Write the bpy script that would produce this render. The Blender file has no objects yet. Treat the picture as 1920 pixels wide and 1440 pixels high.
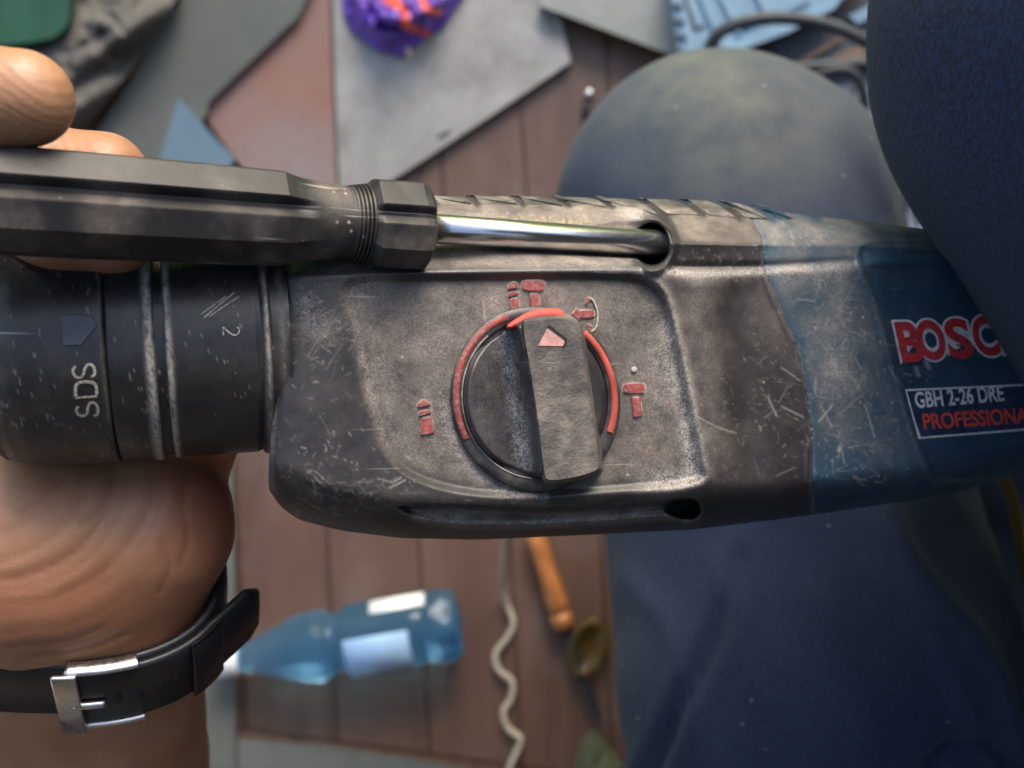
import bpy, bmesh, math, random
import numpy as np
from mathutils import Vector

random.seed(7); rng = np.random.default_rng(11)
SC = bpy.context.scene
COL = SC.collection
R = math.radians

# ------------------------------------------------------------------ camera, sky, sun, exposure
F = 1900.0            # focal length in photograph pixels (1920 wide)
CZ = 0.90             # camera height above the floor
cam_d = bpy.data.cameras.new('camera'); cam = bpy.data.objects.new('camera', cam_d); COL.objects.link(cam)
cam.location = (0, 0, CZ); cam_d.sensor_width = 36.0; cam_d.lens = 36.0 * F / 1920.0
cam_d.clip_start = 0.005; cam_d.clip_end = 60
cam_d.dof.use_dof = True; cam_d.dof.focus_distance = 0.193; cam_d.dof.aperture_fstop = 16.0
SC.camera = cam
SUN_EL, SUN_AZ = 25.0, 12.0      # azimuth from +Y towards +X
w = bpy.data.worlds.new('World'); SC.world = w; w.use_nodes = True
nt = w.node_tree
sky = nt.nodes.new('ShaderNodeTexSky'); sky.sky_type = 'NISHITA'; sky.sun_disc = False
sky.sun_elevation = R(SUN_EL); sky.sun_rotation = R(SUN_AZ); sky.dust_density = 3.0; sky.air_density = 1.2
nt.links.new(sky.outputs[0], nt.nodes['Background'].inputs[0])
nt.nodes['Background'].inputs[1].default_value = 0.15
sun_d = bpy.data.lights.new('sun', 'SUN'); sun = bpy.data.objects.new('sun', sun_d); COL.objects.link(sun)
sun_d.energy = 2.0; sun_d.angle = R(36); sun_d.color = (1.0, 0.975, 0.94)
sd = Vector((math.sin(R(SUN_AZ)) * math.cos(R(SUN_EL)), math.cos(R(SUN_AZ)) * math.cos(R(SUN_EL)), math.sin(R(SUN_EL))))
sun.rotation_euler = sd.to_track_quat('Z', 'Y').to_euler(); sun.location = (0, 1, 3)
SC.view_settings.view_transform = 'Standard'; SC.view_settings.look = 'None'
SC.view_settings.exposure = 1.45; SC.view_settings.gamma = 1.0
SC.cycles.max_bounces = 8

# ------------------------------------------------------------------ helpers
def P(u, v, d):
    """point of the place seen at photograph pixel (u, v) at depth d (metres below the lens)"""
    u, v, d = np.broadcast_arrays(np.asarray(u, float), np.asarray(v, float), np.asarray(d, float))
    return np.stack([(u - 960) / F * d, (720 - v) / F * d, CZ - d], -1)

def pt(u, v, d): return P(u, v, d)

def proj(p):
    d = CZ - p[..., 2]
    return 960 + p[..., 0] / d * F, 720 - p[..., 1] / d * F, d

def wloc(o):
    l = Vector((0, 0, 0))
    while o is not None:
        l += o.location; o = o.parent
    return np.array(l)

def tag(o, label, cat, group=None, kind=None):
    if label: o['label'] = label
    if cat: o['category'] = cat
    if group: o['group'] = group
    if kind: o['kind'] = kind
    return o

def thing(name, label, cat, loc, group=None):
    o = bpy.data.objects.new(name, None); COL.objects.link(o)
    o.location = [float(x) for x in loc]; o.empty_display_size = 0.02
    return tag(o, label, cat, group)

def mesh(name, verts, faces, mat, parent=None, smooth=True, attrs=None, origin=None, fm=None):
    """one mesh object; verts in world coordinates"""
    verts = np.asarray(verts, float).reshape(-1, 3)
    off = wloc(parent) if parent is not None else (np.asarray(origin, float) if origin is not None else verts.mean(0))
    me = bpy.data.meshes.new(name)
    me.from_pydata((verts - off).tolist(), [], faces.tolist() if isinstance(faces, np.ndarray) else [list(map(int, f)) for f in faces])
    for m in (mat if isinstance(mat, (list, tuple)) else [mat]): me.materials.append(m)
    if fm is not None: me.polygons.foreach_set('material_index', np.asarray(fm, np.int32))
    if attrs:
        for k, a in attrs.items():
            at = me.attributes.new(k, 'FLOAT', 'POINT'); at.data.foreach_set('value', np.asarray(a, np.float32).ravel())
    if smooth: me.polygons.foreach_set('use_smooth', np.ones(len(me.polygons), bool))
    me.update()
    o = bpy.data.objects.new(name, me); COL.objects.link(o)
    if parent is not None: o.parent = parent
    else: o.location = off.tolist()
    return o

def fixn(o):
    bm = bmesh.new(); bm.from_mesh(o.data); bmesh.ops.recalc_face_normals(bm, faces=bm.faces); bm.to_mesh(o.data); bm.free(); return o

def grid_faces(nu, nv, closed_v=False, closed_u=False):
    i, j = np.meshgrid(np.arange(nu if closed_u else nu - 1), np.arange(nv if closed_v else nv - 1), indexing='ij')
    i, j = i.ravel(), j.ravel(); i2, j2 = (i + 1) % nu, (j + 1) % nv
    return np.stack([i * nv + j, i2 * nv + j, i2 * nv + j2, i * nv + j2], -1)

def loft(name, rings, mat, parent=None, smooth=True, attrs=None, caps=True, origin=None):
    rings = np.asarray(rings, float); n, m = rings.shape[:2]
    f = grid_faces(n, m, closed_v=True).tolist(); v = rings.reshape(-1, 3)
    if caps:
        f.append(list(range(m))[::-1]); f.append(list(range((n - 1) * m, n * m)))
    return fixn(mesh(name, v, f, mat, parent, smooth, attrs, origin))

def chaikin(p, it=2, closed=True):
    p = np.asarray(p, float)
    for _ in range(it):
        q = np.roll(p, -1, 0) if closed else p[1:]
        a = p if closed else p[:-1]
        n = np.empty((2 * len(a), p.shape[1])); n[0::2] = .75 * a + .25 * q; n[1::2] = .25 * a + .75 * q
        p = n if closed else np.vstack([p[:1], n, p[-1:]])
    return p

def seg_d(U, V, a, b):
    ax, ay = a; bx, by = b; dx, dy = bx - ax, by - ay
    t = np.clip(((U - ax) * dx + (V - ay) * dy) / (dx * dx + dy * dy + 1e-9), 0, 1)
    return np.hypot(U - ax - t * dx, V - ay - t * dy)

def line_d(poly, U, V):
    d = np.full(U.shape, 1e9)
    for a, b in zip(poly[:-1], poly[1:]): d = np.minimum(d, seg_d(U, V, a, b))
    return d

def poly_sd(poly, U, V):
    """signed distance, positive inside"""
    d = np.full(U.shape, 1e9); ins = np.zeros(U.shape, bool)
    n = len(poly)
    for i in range(n):
        a, b = poly[i], poly[(i + 1) % n]
        d = np.minimum(d, seg_d(U, V, a, b))
        c = (a[1] > V) != (b[1] > V)
        ins ^= c & (U < (b[0] - a[0]) * (V - a[1]) / (b[1] - a[1] + 1e-12) + a[0])
    return np.where(ins, d, -d)

def sstep(a, b, x):
    t = np.clip((x - a) / (b - a), 0, 1); return t * t * (3 - 2 * t)

def vnoise(p, seed=0):
    """value noise on the integer lattice, p (...,3)"""
    p = np.asarray(p, float); i = np.floor(p).astype(np.int64); f = p - i; f = f * f * (3 - 2 * f)
    def h(x, y, z):
        n = (x * 374761393 + y * 668265263 + z * 2147483647 + seed * 1274126177) & 0xffffffff
        n = ((n ^ (n >> 13)) * 1274126177) & 0xffffffff
        return ((n ^ (n >> 16)) & 0xffff) / 65535.0
    r = 0
    for dx in (0, 1):
        for dy in (0, 1):
            for dz in (0, 1):
                wgt = (f[..., 0] if dx else 1 - f[..., 0]) * (f[..., 1] if dy else 1 - f[..., 1]) * (f[..., 2] if dz else 1 - f[..., 2])
                r = r + wgt * h(i[..., 0] + dx, i[..., 1] + dy, i[..., 2] + dz)
    return r

def fbm(p, oct=4, seed=0):
    a, s, r = 1.0, 0.0, 0
    for k in range(oct):
        r = r + a * vnoise(np.asarray(p) * 2 ** k, seed + k); s += a; a *= .5
    return r / s

def blur(A, s):
    n = int(3 * s) + 1; k = np.exp(-.5 * (np.arange(-n, n + 1) / s) ** 2); k /= k.sum()
    A = np.apply_along_axis(lambda r: np.convolve(np.pad(r, n, 'edge'), k, 'valid'), 0, A)
    return np.apply_along_axis(lambda r: np.convolve(np.pad(r, n, 'edge'), k, 'valid'), 1, A)

def tube(pts, rad, nseg=12, closed=False):
    """rings along a 3-D path"""
    pts = np.asarray(pts, float); n = len(pts); rad = np.broadcast_to(np.asarray(rad, float), (n,))
    T = np.gradient(pts, axis=0); T /= np.linalg.norm(T, axis=1)[:, None] + 1e-12
    ref = np.array([0, 0, 1.]) if abs(T[0, 2]) < .9 else np.array([1., 0, 0])
    nrm = np.cross(T[0], ref); nrm /= np.linalg.norm(nrm); out = []
    a = np.linspace(0, 2 * np.pi, nseg, endpoint=False)
    for i in range(n):
        nrm = nrm - T[i] * nrm.dot(T[i]); nrm /= np.linalg.norm(nrm); b = np.cross(T[i], nrm)
        out.append(pts[i] + rad[i] * (np.cos(a)[:, None] * nrm + np.sin(a)[:, None] * b))
    return np.array(out)

def spline(pts, n=60):
    p = np.asarray(pts, float); q = np.vstack([2 * p[0] - p[1], p, 2 * p[-1] - p[-2]]); out = []
    m = len(p) - 1
    for s in np.linspace(0, m - 1e-6, n):
        i = int(s); t = s - i; a, b, c, d = q[i:i + 4]
        out.append(.5 * (2 * b + (c - a) * t + (2 * a - 5 * b + 4 * c - d) * t * t + (3 * b - a - 3 * c + d) * t ** 3))
    return np.array(out)

def axis_frame(a):
    a = np.asarray(a, float); a = a / np.linalg.norm(a)
    z = np.array([0, 0, 1.]); e1 = z - a * a.dot(z); e1 /= np.linalg.norm(e1); e2 = np.cross(a, e1)
    return a, e1, e2

def lathe(name, prof, A, a, mat, parent, n=96, attrs=None, caps=True, origin=None):
    """prof: list of (distance along axis, radius)"""
    a, e1, e2 = axis_frame(a); th = np.linspace(0, 2 * np.pi, n, endpoint=False)
    dirs = np.cos(th)[:, None] * e1 + np.sin(th)[:, None] * e2
    rings = [np.asarray(A) + s * a + r * dirs for s, r in prof]
    return loft(name, rings, mat, parent, True, attrs, caps, origin)

def prism(name, poly, surf, top, bot, mat, parent, bevel=2.0, smooth=False, grow=0.0, origin=None):
    """outline traced on a surface, standing `top` above it and reaching `bot` below, with a bevelled upper edge"""
    p = np.asarray(poly, float); n = len(p)
    area = .5 * np.sum(p[:, 0] * np.roll(p[:, 1], -1) - np.roll(p[:, 0], -1) * p[:, 1])
    if area < 0: p = p[::-1]
    e = np.roll(p, -1, 0) - p; e /= np.linalg.norm(e, axis=1)[:, None] + 1e-9
    nn = np.stack([-e[:, 1], e[:, 0]], -1); vn = nn + np.roll(nn, 1, 0)
    vn /= np.maximum(np.linalg.norm(vn, axis=1)[:, None], .5)
    hb = min(abs(top) * .6, abs(top - bot) * .35) if bevel else 0
    def ring(q, h): return P(q[:, 0], q[:, 1], surf(q[:, 0], q[:, 1]) - h)
    rings = [ring(p - vn * grow, bot), ring(p, top - hb)]
    if bevel: rings += [ring(p + vn * bevel * .35, top - hb * .3), ring(p + vn * bevel, top)]
    m = len(rings); v = np.concatenate(rings); f = grid_faces(m, n, closed_v=True).tolist()
    f.append(list(range((m - 1) * n, m * n))); f.append(list(range(n))[::-1])
    o = mesh(name, v, f, mat, parent, smooth, origin=origin)
    bm = bmesh.new(); bm.from_mesh(o.data); bmesh.ops.triangulate(bm, faces=[x for x in bm.faces if len(x.verts) > 4])
    bmesh.ops.recalc_face_normals(bm, faces=bm.faces); bm.to_mesh(o.data); bm.free()
    return o

def text_mesh(s, offset=0.0, extrude=0.05, res=6):
    c = bpy.data.curves.new('lettering', 'FONT'); c.body = s; c.size = 1.0; c.offset = offset; c.extrude = extrude
    c.resolution_u = res; c.fill_mode = 'BOTH'
    o = bpy.data.objects.new('lettering', c); COL.objects.link(o)
    dg = bpy.context.evaluated_depsgraph_get(); me = o.evaluated_get(dg).to_mesh()
    v = np.array([x.co[:] for x in me.vertices]); f = [list(p.vertices) for p in me.polygons]
    o.evaluated_get(dg).to_mesh_clear(); bpy.data.objects.remove(o); bpy.data.curves.remove(c)
    return v, f

def lettering(name, s, o0, ex, ey, surf, lift, sink, mat, parent, offset=0.0, fit=None):
    """text on a surface: o0 = pixel of the lower left corner, ex/ey = pixel vectors of the full width and full height"""
    v, f = text_mesh(s, offset)
    x0, x1, y0, y1 = v[:, 0].min(), v[:, 0].max(), v[:, 1].min(), v[:, 1].max()
    X = (v[:, 0] - x0) / (x1 - x0); Y = (v[:, 1] - y0) / (y1 - y0)
    u = o0[0] + X * ex[0] + Y * ey[0]; w_ = o0[1] + X * ex[1] + Y * ey[1]
    h = np.where(v[:, 2] > 0, lift, -sink)
    return mesh(name, P(u, w_, surf(u, w_) - h), f, mat, parent, False)

def surface_nets(fn, lo, hi, h):
    """closed surface of fn(p) = 0 (negative inside) as quads"""
    n = np.ceil((np.asarray(hi) - lo) / h).astype(int) + 1
    ax = [lo[k] + h * np.arange(n[k]) for k in range(3)]
    X, Y, Z = np.meshgrid(*ax, indexing='ij'); S = fn(np.stack([X, Y, Z], -1).astype(np.float32))
    S[0] = S[-1] = 1; S[:, 0] = S[:, -1] = 1; S[:, :, 0] = S[:, :, -1] = 1
    I = S < 0
    cs = [(a, b, c) for a in (0, 1) for b in (0, 1) for c in (0, 1)]
    sl = lambda A, c: A[c[0]:n[0] - 1 + c[0], c[1]:n[1] - 1 + c[1], c[2]:n[2] - 1 + c[2]]
    cnt = sum(sl(I, c).astype(np.int8) for c in cs); act = (cnt > 0) & (cnt < 8)
    idx = np.full(act.shape, -1, np.int64); idx[act] = np.arange(act.sum()); ijk = np.argwhere(act)
    acc = np.zeros((len(ijk), 3)); num = np.zeros(len(ijk))
    val = {c: S[ijk[:, 0] + c[0], ijk[:, 1] + c[1], ijk[:, 2] + c[2]] for c in cs}
    for a in cs:
        for k in range(3):
            if a[k]: continue
            b = list(a); b[k] = 1; b = tuple(b); va, vb = val[a], val[b]; m = (va < 0) != (vb < 0)
            t = va / np.where(np.abs(va - vb) < 1e-12, 1, va - vb)
            q = np.array(a, float)[None] + t[:, None] * (np.array(b) - np.array(a))[None]
            acc[m] += q[m]; num[m] += 1
    V = np.asarray(lo) + h * (ijk + acc / num[:, None]); faces = []
    for k in range(3):
        e = np.argwhere(np.take(I, range(n[k] - 1), k) != np.take(I, range(1, n[k]), k))
        o1, o2 = (k + 1) % 3, (k + 2) % 3
        e = e[(e[:, o1] > 0) & (e[:, o2] > 0) & (e[:, o1] < n[o1] - 1) & (e[:, o2] < n[o2] - 1)]
        d1 = np.zeros(3, int); d1[o1] = 1; d2 = np.zeros(3, int); d2[o2] = 1
        q = np.stack([idx[tuple((e - s).T)] for s in (d1 + d2, d2, d1 * 0, d1)], -1)
        inside = I[tuple(e.T)]; q[~inside] = q[~inside][:, ::-1]; faces.append(q)
    return V, np.concatenate(faces)

def smin(a, b, k):
    h = np.clip(.5 + .5 * (b - a) / k, 0, 1); return b + (a - b) * h - k * h * (1 - h)

def cone_sd(p, a, b, ra, rb):
    a, b = np.asarray(a, np.float32), np.asarray(b, np.float32); d = b - a
    t = np.clip(((p - a) @ d) / float(d @ d), 0, 1)
    return np.sqrt(((p - a - t[..., None] * d) ** 2).sum(-1)) - (ra + t * (rb - ra))

def vnormals(V, Fq):
    n = np.cross(V[Fq[:, 2]] - V[Fq[:, 0]], V[Fq[:, 3]] - V[Fq[:, 1]]); N = np.zeros_like(V)
    for k in range(4): np.add.at(N, Fq[:, k], n)
    return N / (np.linalg.norm(N, axis=1)[:, None] + 1e-12)

def relax(V, Fq, it=2, lam=.5):
    for _ in range(it):
        A = np.zeros_like(V); c = np.zeros(len(V))
        for k in range(4):
            for m in ((k + 1) % 4, (k + 3) % 4):
                np.add.at(A, Fq[:, k], V[Fq[:, m]]); np.add.at(c, Fq[:, k], 1)
        V = V + lam * (A / np.maximum(c, 1)[:, None] - V)
    return V

# ------------------------------------------------------------------ materials
class NT:
    def __init__(s, name):
        s.m = bpy.data.materials.new(name); s.m.use_nodes = True; s.t = s.m.node_tree; s.b = s.t.nodes['Principled BSDF']
        s.tc = s.t.nodes.new('ShaderNodeTexCoord').outputs['Object']
    def put(s, sock, v):
        if isinstance(v, bpy.types.NodeSocket): s.t.links.new(v, sock)
        elif isinstance(v, (tuple, list)) and len(v) == 3 and sock.type == 'RGBA': sock.default_value = (*v, 1)
        else: sock.default_value = v
    def noise(s, scale, detail=3, rough=.55, vec=None, dist=0):
        n = s.t.nodes.new('ShaderNodeTexNoise'); s.put(n.inputs['Vector'], vec or s.tc)
        n.inputs['Scale'].default_value = scale; n.inputs['Detail'].default_value = detail
        n.inputs['Roughness'].default_value = rough; n.inputs['Distortion'].default_value = dist; return n.outputs['Fac']
    def voro(s, scale, feature='F1', out='Distance', vec=None):
        n = s.t.nodes.new('ShaderNodeTexVoronoi'); n.feature = feature; s.put(n.inputs['Vector'], vec or s.tc)
        n.inputs['Scale'].default_value = scale; return n.outputs[out]
    def map(s, scale=(1, 1, 1), rot=(0, 0, 0)):
        n = s.t.nodes.new('ShaderNodeMapping'); s.put(n.inputs['Vector'], s.tc)
        n.inputs['Scale'].default_value = scale; n.inputs['Rotation'].default_value = rot; return n.outputs[0]
    def mr(s, x, a, b, c=0.0, d=1.0):
        n = s.t.nodes.new('ShaderNodeMapRange'); n.clamp = True
        for k, v in zip((0, 1, 2, 3, 4), (x, a, b, c, d)): s.put(n.inputs[k], v)
        return n.outputs[0]
    def mth(s, op, a, b=0.0, clamp=False):
        n = s.t.nodes.new('ShaderNodeMath'); n.operation = op; n.use_clamp = clamp; s.put(n.inputs[0], a); s.put(n.inputs[1], b); return n.outputs[0]
    def mix(s, f, a, b):
        n = s.t.nodes.new('ShaderNodeMix'); n.data_type = 'RGBA'; s.put(n.inputs[0], f); s.put(n.inputs[6], a); s.put(n.inputs[7], b); return n.outputs[2]
    def attr(s, name):
        n = s.t.nodes.new('ShaderNodeAttribute'); n.attribute_name = name; return n.outputs['Fac']
    def rnd(s): return s.t.nodes.new('ShaderNodeObjectInfo').outputs['Random']
    def bump(s, h, strength, dist=.001):
        n = s.t.nodes.new('ShaderNodeBump'); n.inputs['Strength'].default_value = strength; n.inputs['Distance'].default_value = dist
        s.put(n.inputs['Height'], h); s.put(s.b.inputs['Normal'], n.outputs[0])
    def out(s, color=None, rough=None, metal=None, **kw):
        if color is not None: s.put(s.b.inputs['Base Color'], color)
        if rough is not None: s.put(s.b.inputs['Roughness'], rough)
        if metal is not None: s.put(s.b.inputs['Metallic'], metal)
        for k, v in kw.items(): s.put(s.b.inputs[k.replace('_', ' ')], v)
        return s.m

DUST = (.30, .245, .200)
def worn_plastic(name, base, rough=.42, use_attr=True, dust_and_light=1.0, haze=.12, pore=.25, scr=(.42, .39, .35)):
    """hard plastic with a film of dust, specks and scratches"""
    s = NT(name)
    fine = s.noise(2600, 2, .6); mid = s.noise(420, 4, .65); big = s.noise(75, 3, .6)
    film = s.mth('MULTIPLY', s.mr(mid, .35, .75), s.mr(big, .35, .65, .1, 1)); patch = s.mr(s.noise(130, 5, .7), .33, .66, .25, 1.2)
    grit = s.mr(fine, .42, .62)
    if use_attr: a = s.attr('dust')
    else: a = s.mr(big, .45, .75, 0, .5)
    f = s.mth('ADD', s.mth('MULTIPLY', film, haze), s.mth('MULTIPLY', s.mth('MULTIPLY', s.mth('MULTIPLY', a, patch), s.mth('ADD', s.mth('MULTIPLY', grit, .32), .52)), dust_and_light), True)
    c = s.mix(f, s.mix(s.mr(big, .3, .7), base, tuple(min(1, x * 1.5 + .004) for x in base)), DUST)
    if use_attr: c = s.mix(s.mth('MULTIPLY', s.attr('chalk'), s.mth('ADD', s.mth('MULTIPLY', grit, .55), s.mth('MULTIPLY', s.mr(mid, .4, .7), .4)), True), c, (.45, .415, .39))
    sp = s.mth('MULTIPLY', s.mr(s.voro(330), .13, .06), s.mr(s.noise(60, 2), .55, .68))
    c = s.mix(s.mth('MULTIPLY', sp, .6), c, (.5, .46, .40))
    # hairline scratches in three directions
    tot = None
    for k, (rz, sc) in enumerate(((.5, 1.0), (2.2, 1.2), (1.35, .9))):
        v = s.map((18 * sc, 900 * sc, 60), (0, 0, rz)); l = s.mr(s.noise(1.0, 2, .5, v), .70, .76)
        l = s.mth('MULTIPLY', l, s.mr(s.noise(50 + 9 * k, 2), .50, .62)); tot = l if tot is None else s.mth('MAXIMUM', tot, l)
    if use_attr: tot = s.mth('MAXIMUM', s.mth('MULTIPLY', tot, .7), s.mth('MULTIPLY', s.attr('scratch'), s.mr(fine, .3, .55, .35, 1)))
    c = s.mix(s.mth('MULTIPLY', tot, .75), c, scr)
    r = s.mr(f, 0, .7, rough, .85)
    s.bump(s.mth('ADD', s.noise(1500, 2, .7), s.mth('MULTIPLY', tot, -.6)), pore, .0002)
    return s.out(c, r)

def simple(name, base, rough=.5, metal=0.0, var=.25, scale=60, bump=0.0, bscale=900, dustamt=0.0, **kw):
    s = NT(name); n = s.noise(scale, 4, .6)
    c = s.mix(s.mr(n, .3, .7), tuple(x * (1 - var) for x in base), tuple(min(1, x * (1 + var)) for x in base))
    if dustamt: c = s.mix(s.mth('MULTIPLY', s.mr(s.noise(scale * 3, 4, .7), .45, .7), dustamt), c, DUST)
    if bump: s.bump(s.noise(bscale, 3, .6), bump, .0004)
    return s.out(c, s.mr(n, .3, .7, max(0, rough - .07), min(1, rough + .07)), metal, **kw)

M = {}
M['gear'] = worn_plastic('black_housing_plastic', (.011, .010, .012), .38, haze=.07)
M['motor'] = worn_plastic('teal_housing_plastic', (.005, .030, .054), .38, haze=.06)
M['chuck'] = worn_plastic('black_chuck_plastic', (.007, .007, .009), .33, haze=.05, pore=.15)
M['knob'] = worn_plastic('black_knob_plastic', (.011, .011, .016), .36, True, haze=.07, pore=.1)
M['bar'] = worn_plastic('dusty_grip_plastic', (.04, .036, .034), .62, False, haze=.65, pore=.9)
M['rib'] = worn_plastic('dusty_rib_rubber', (.03, .031, .028), .6, False, haze=.9, pore=.4)
M['hole'] = simple('dark_cavity', (.006, .006, .007), .8)
M['red'] = simple('red_print', (.22, .034, .034), .75, var=.3, scale=400, dustamt=.55)
M['redorange'] = simple('orange_red_plastic', (.40, .062, .042), .75, var=.3, scale=200)
M['ringdust'] = simple('dusty_edge', (.24, .21, .185), .85, var=.5, scale=700, bump=.4)
M['brandred'] = simple('brand_red_paint', (.38, .016, .022), .4, var=.2, scale=350, dustamt=.25)
M['brandwhite'] = simple('brand_white_paint', (.55, .55, .56), .3, var=.25, scale=500, dustamt=.2)
M['plateblue'] = simple('nameplate_blue', (.010, .026, .060), .35, var=.3, scale=300, dustamt=.12)
M['platewhite'] = simple('nameplate_white', (.55, .55, .54), .4, var=.25, scale=500, dustamt=.3)
M['platered'] = simple('nameplate_red', (.55, .045, .022), .45, var=.25, scale=500, dustamt=.3)
M['chalkdot'] = simple('dusty_white_plug', (.38, .36, .34), .8, var=.3, scale=1500)
M['engrave'] = simple('dust_filled_lettering', (.34, .30, .24), .85, var=.6, scale=1800)
M['handle'] = worn_plastic('charcoal_handle_plastic', (.0125, .0112, .012), .46, False, haze=.038, pore=.12)
s = NT('brushed_chrome'); v = s.map((30, 30, 30)); n = s.noise(900, 3, .6)
M['handle'].node_tree.nodes['Principled BSDF'].inputs['Specular IOR Level'].default_value = .32
M['chrome'] = s.out((.72, .71, .70), s.mr(n, .3, .7, .20, .27), 1.0)
M['steel'] = simple('satin_steel', (.62, .58, .55), .3, 1.0, .1, 300)
# skin
s = NT('skin'); big = s.noise(45, 4, .6); fine = s.noise(900, 3, .6)
c = s.mix(s.mr(big, .3, .7), (.40, .200, .103), (.31, .132, .065)); c = s.mix(s.mth('MULTIPLY', s.attr('ruddy'), .8), c, (.27, .062, .034))
c = s.mix(s.mr(s.noise(300, 3, .6), .55, .75, 0, .3), c, (.26, .12, .07)); c = s.mix(s.mth('MULTIPLY', s.attr('finger'), s.mr(s.noise(160, 4, .65), .35, .7, .15, .6)), c, (.19, .105, .055)); c = s.mix(s.mth('MULTIPLY', s.mr(s.noise(30, 2), .5, .7), .35), c, (.50, .28, .18))
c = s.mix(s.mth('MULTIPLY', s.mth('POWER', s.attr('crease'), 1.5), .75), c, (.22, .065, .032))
wv = s.t.nodes.new('ShaderNodeTexWave'); wv.inputs['Scale'].default_value = 470; wv.inputs['Distortion'].default_value = 3.0
wv.bands_direction = 'DIAGONAL'; wv.inputs['Detail'].default_value = 1; s.put(wv.inputs['Vector'], s.map((.55, 1.0, .4), (0, 0, .25)))
vo = s.voro(750, 'DISTANCE_TO_EDGE'); s.bump(s.mth('ADD', s.mth('ADD', s.mth('MULTIPLY', fine, .5), s.mr(vo, 0, .10, 0, .2)), s.mth('MULTIPLY', wv.outputs['Fac'], s.mr(s.attr('finger'), 0, 1, .08, .45))), .25, .0003)
M['skin'] = s.out(c, s.mr(fine, .3, .7, .42, .6), None, Subsurface_Weight=.12, Subsurface_Scale=.004)
# knitted trouser cloth with specks of sawdust
s = NT('trouser_cloth'); big = s.noise(18, 4, .6); weave = s.noise(1.0, 2, .5, s.map((2600, 700, 900)))
c = s.mix(s.mr(big, .3, .7), (.010, .021, .066), (.016, .030, .078)); c = s.mix(s.mr(weave, .4, .6, 0, .75), c, (.004, .007, .020))
c = s.mix(s.mth('MULTIPLY', s.attr('dust'), s.mr(s.noise(55, 4, .6), .3, .7, .35, .95)), c, (.105, .112, .088))  # olive tone for the light painted on the knee
sp = s.mth('MULTIPLY', s.mr(s.voro(120), .075, .04), s.mr(s.noise(40, 2), .5, .6)); c = s.mix(sp, c, (.6, .58, .5))
s.bump(s.mth('ADD', weave, s.mth('MULTIPLY', s.noise(300, 3), .5)), .35, .0006)
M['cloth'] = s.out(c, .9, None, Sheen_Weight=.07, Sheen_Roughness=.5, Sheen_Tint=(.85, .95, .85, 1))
M['jacket'] = simple('jacket_cloth', (.05, .05, .055), .9)
M['strap'] = simple('black_rubber_strap', (.012, .011, .012), .42, var=.2, scale=300, bump=.15)
# laminate planks: printed grain along their length, each a slightly different tone
s = NT('laminate'); gv = s.map((34, 3.2, 10)); g = s.noise(1.0, 6, .65, gv, .6); kn = s.noise(9, 4, .6); ob = s.rnd()
c = s.mix(s.mr(g, .3, .7), (.062, .028, .017), (.155, .080, .050)); c = s.mix(s.mth('MULTIPLY', ob, .6), c, (.13, .075, .055))
c = s.mix(s.mr(kn, .5, .75, 0, .5), c, (.19, .15, .135)); s.bump(g, .08, .001)
M['plank'] = s.out(c, s.mr(kn, .3, .7, .38, .6))
def board(name, c1, c2, c3, scale=14, rough=.75):
    s = NT(name); a = s.noise(scale, 5, .65); b = s.noise(scale * .35, 3, .5); d = s.noise(scale * 12, 3, .7)
    c = s.mix(s.mr(a, .35, .65), c1, c2); c = s.mix(s.mr(b, .45, .65, 0, .7), c, c3); c = s.mix(s.mr(d, .55, .8, 0, .4), c, tuple(x * .55 for x in c1))
    s.bump(d, .15, .0015); return s.out(c, rough)
M['grey_board'] = board('grey_fibreboard', (.21, .19, .175), (.40, .375, .35), (.25, .23, .215))
M['board2'] = board('dull_fibreboard', (.27, .26, .24), (.36, .35, .33), (.20, .20, .17))
M['terra'] = board('terracotta_board', (.25, .115, .08), (.235, .155, .135), (.23, .185, .18), 7)
M['greensheet'] = board('grey_green_sheet', (.085, .09, .08), (.115, .12, .105), (.10, .095, .09), 9)
M['bluesheet'] = board('blue_grey_sheet', (.10, .16, .21), (.13, .19, .24), (.10, .15, .19), 20)
M['greencrate'] = simple('green_plastic', (.006, .055, .024), .5, var=.4, scale=12)
M['cloth_grey'] = simple('crumpled_grey_cloth', (.115, .10, .085), .8, var=.3, scale=30, bump=.3, bscale=300)
M['olive'] = simple('olive_cloth', (.06, .065, .03), .85, var=.4, scale=25, bump=.3)
M['purple'] = simple('purple_film', (.12, .045, .36), .32, var=.5, scale=35)
M['orange_print'] = simple('orange_print', (.75, .10, .06), .3, var=.2)
M['case'] = board('pale_blue_case_plastic', (.17, .28, .37), (.25, .36, .45), (.12, .21, .29), 18, .45)
M['case_dark'] = simple('dark_case_lining', (.045, .052, .062), .7, var=.4, scale=25)
M['greyblue'] = board('dusty_grey_plastic', (.28, .30, .37), (.40, .42, .48), (.20, .22, .28), 15, .5)
M['cable'] = simple('black_cable_rubber', (.035, .038, .042), .5, var=.2)
M['wood'] = simple('bare_wood', (.20, .12, .07), .7, var=.35, scale=40)
M['cord'] = simple('off_white_cord', (.46, .40, .29), .8, var=.2, scale=200)
M['orange_wood'] = simple('orange_lacquered_wood', (.36, .13, .035), .45, var=.4, scale=40)
M['dark_metal'] = simple('dark_metal', (.03, .03, .032), .5, .3)
M['yellow'] = simple('yellow_cord', (.30, .20, .04), .6)
M['lawn'] = simple('grass_green', (.06, .13, .025), .9, var=.4, scale=3)
s = NT('hedge_leaf'); tr = s.t.nodes.new('ShaderNodeBsdfTranslucent'); tr.inputs[0].default_value = (.34, .62, .09, 1); mx = s.t.nodes.new('ShaderNodeMixShader'); mx.inputs[0].default_value = .5
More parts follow.
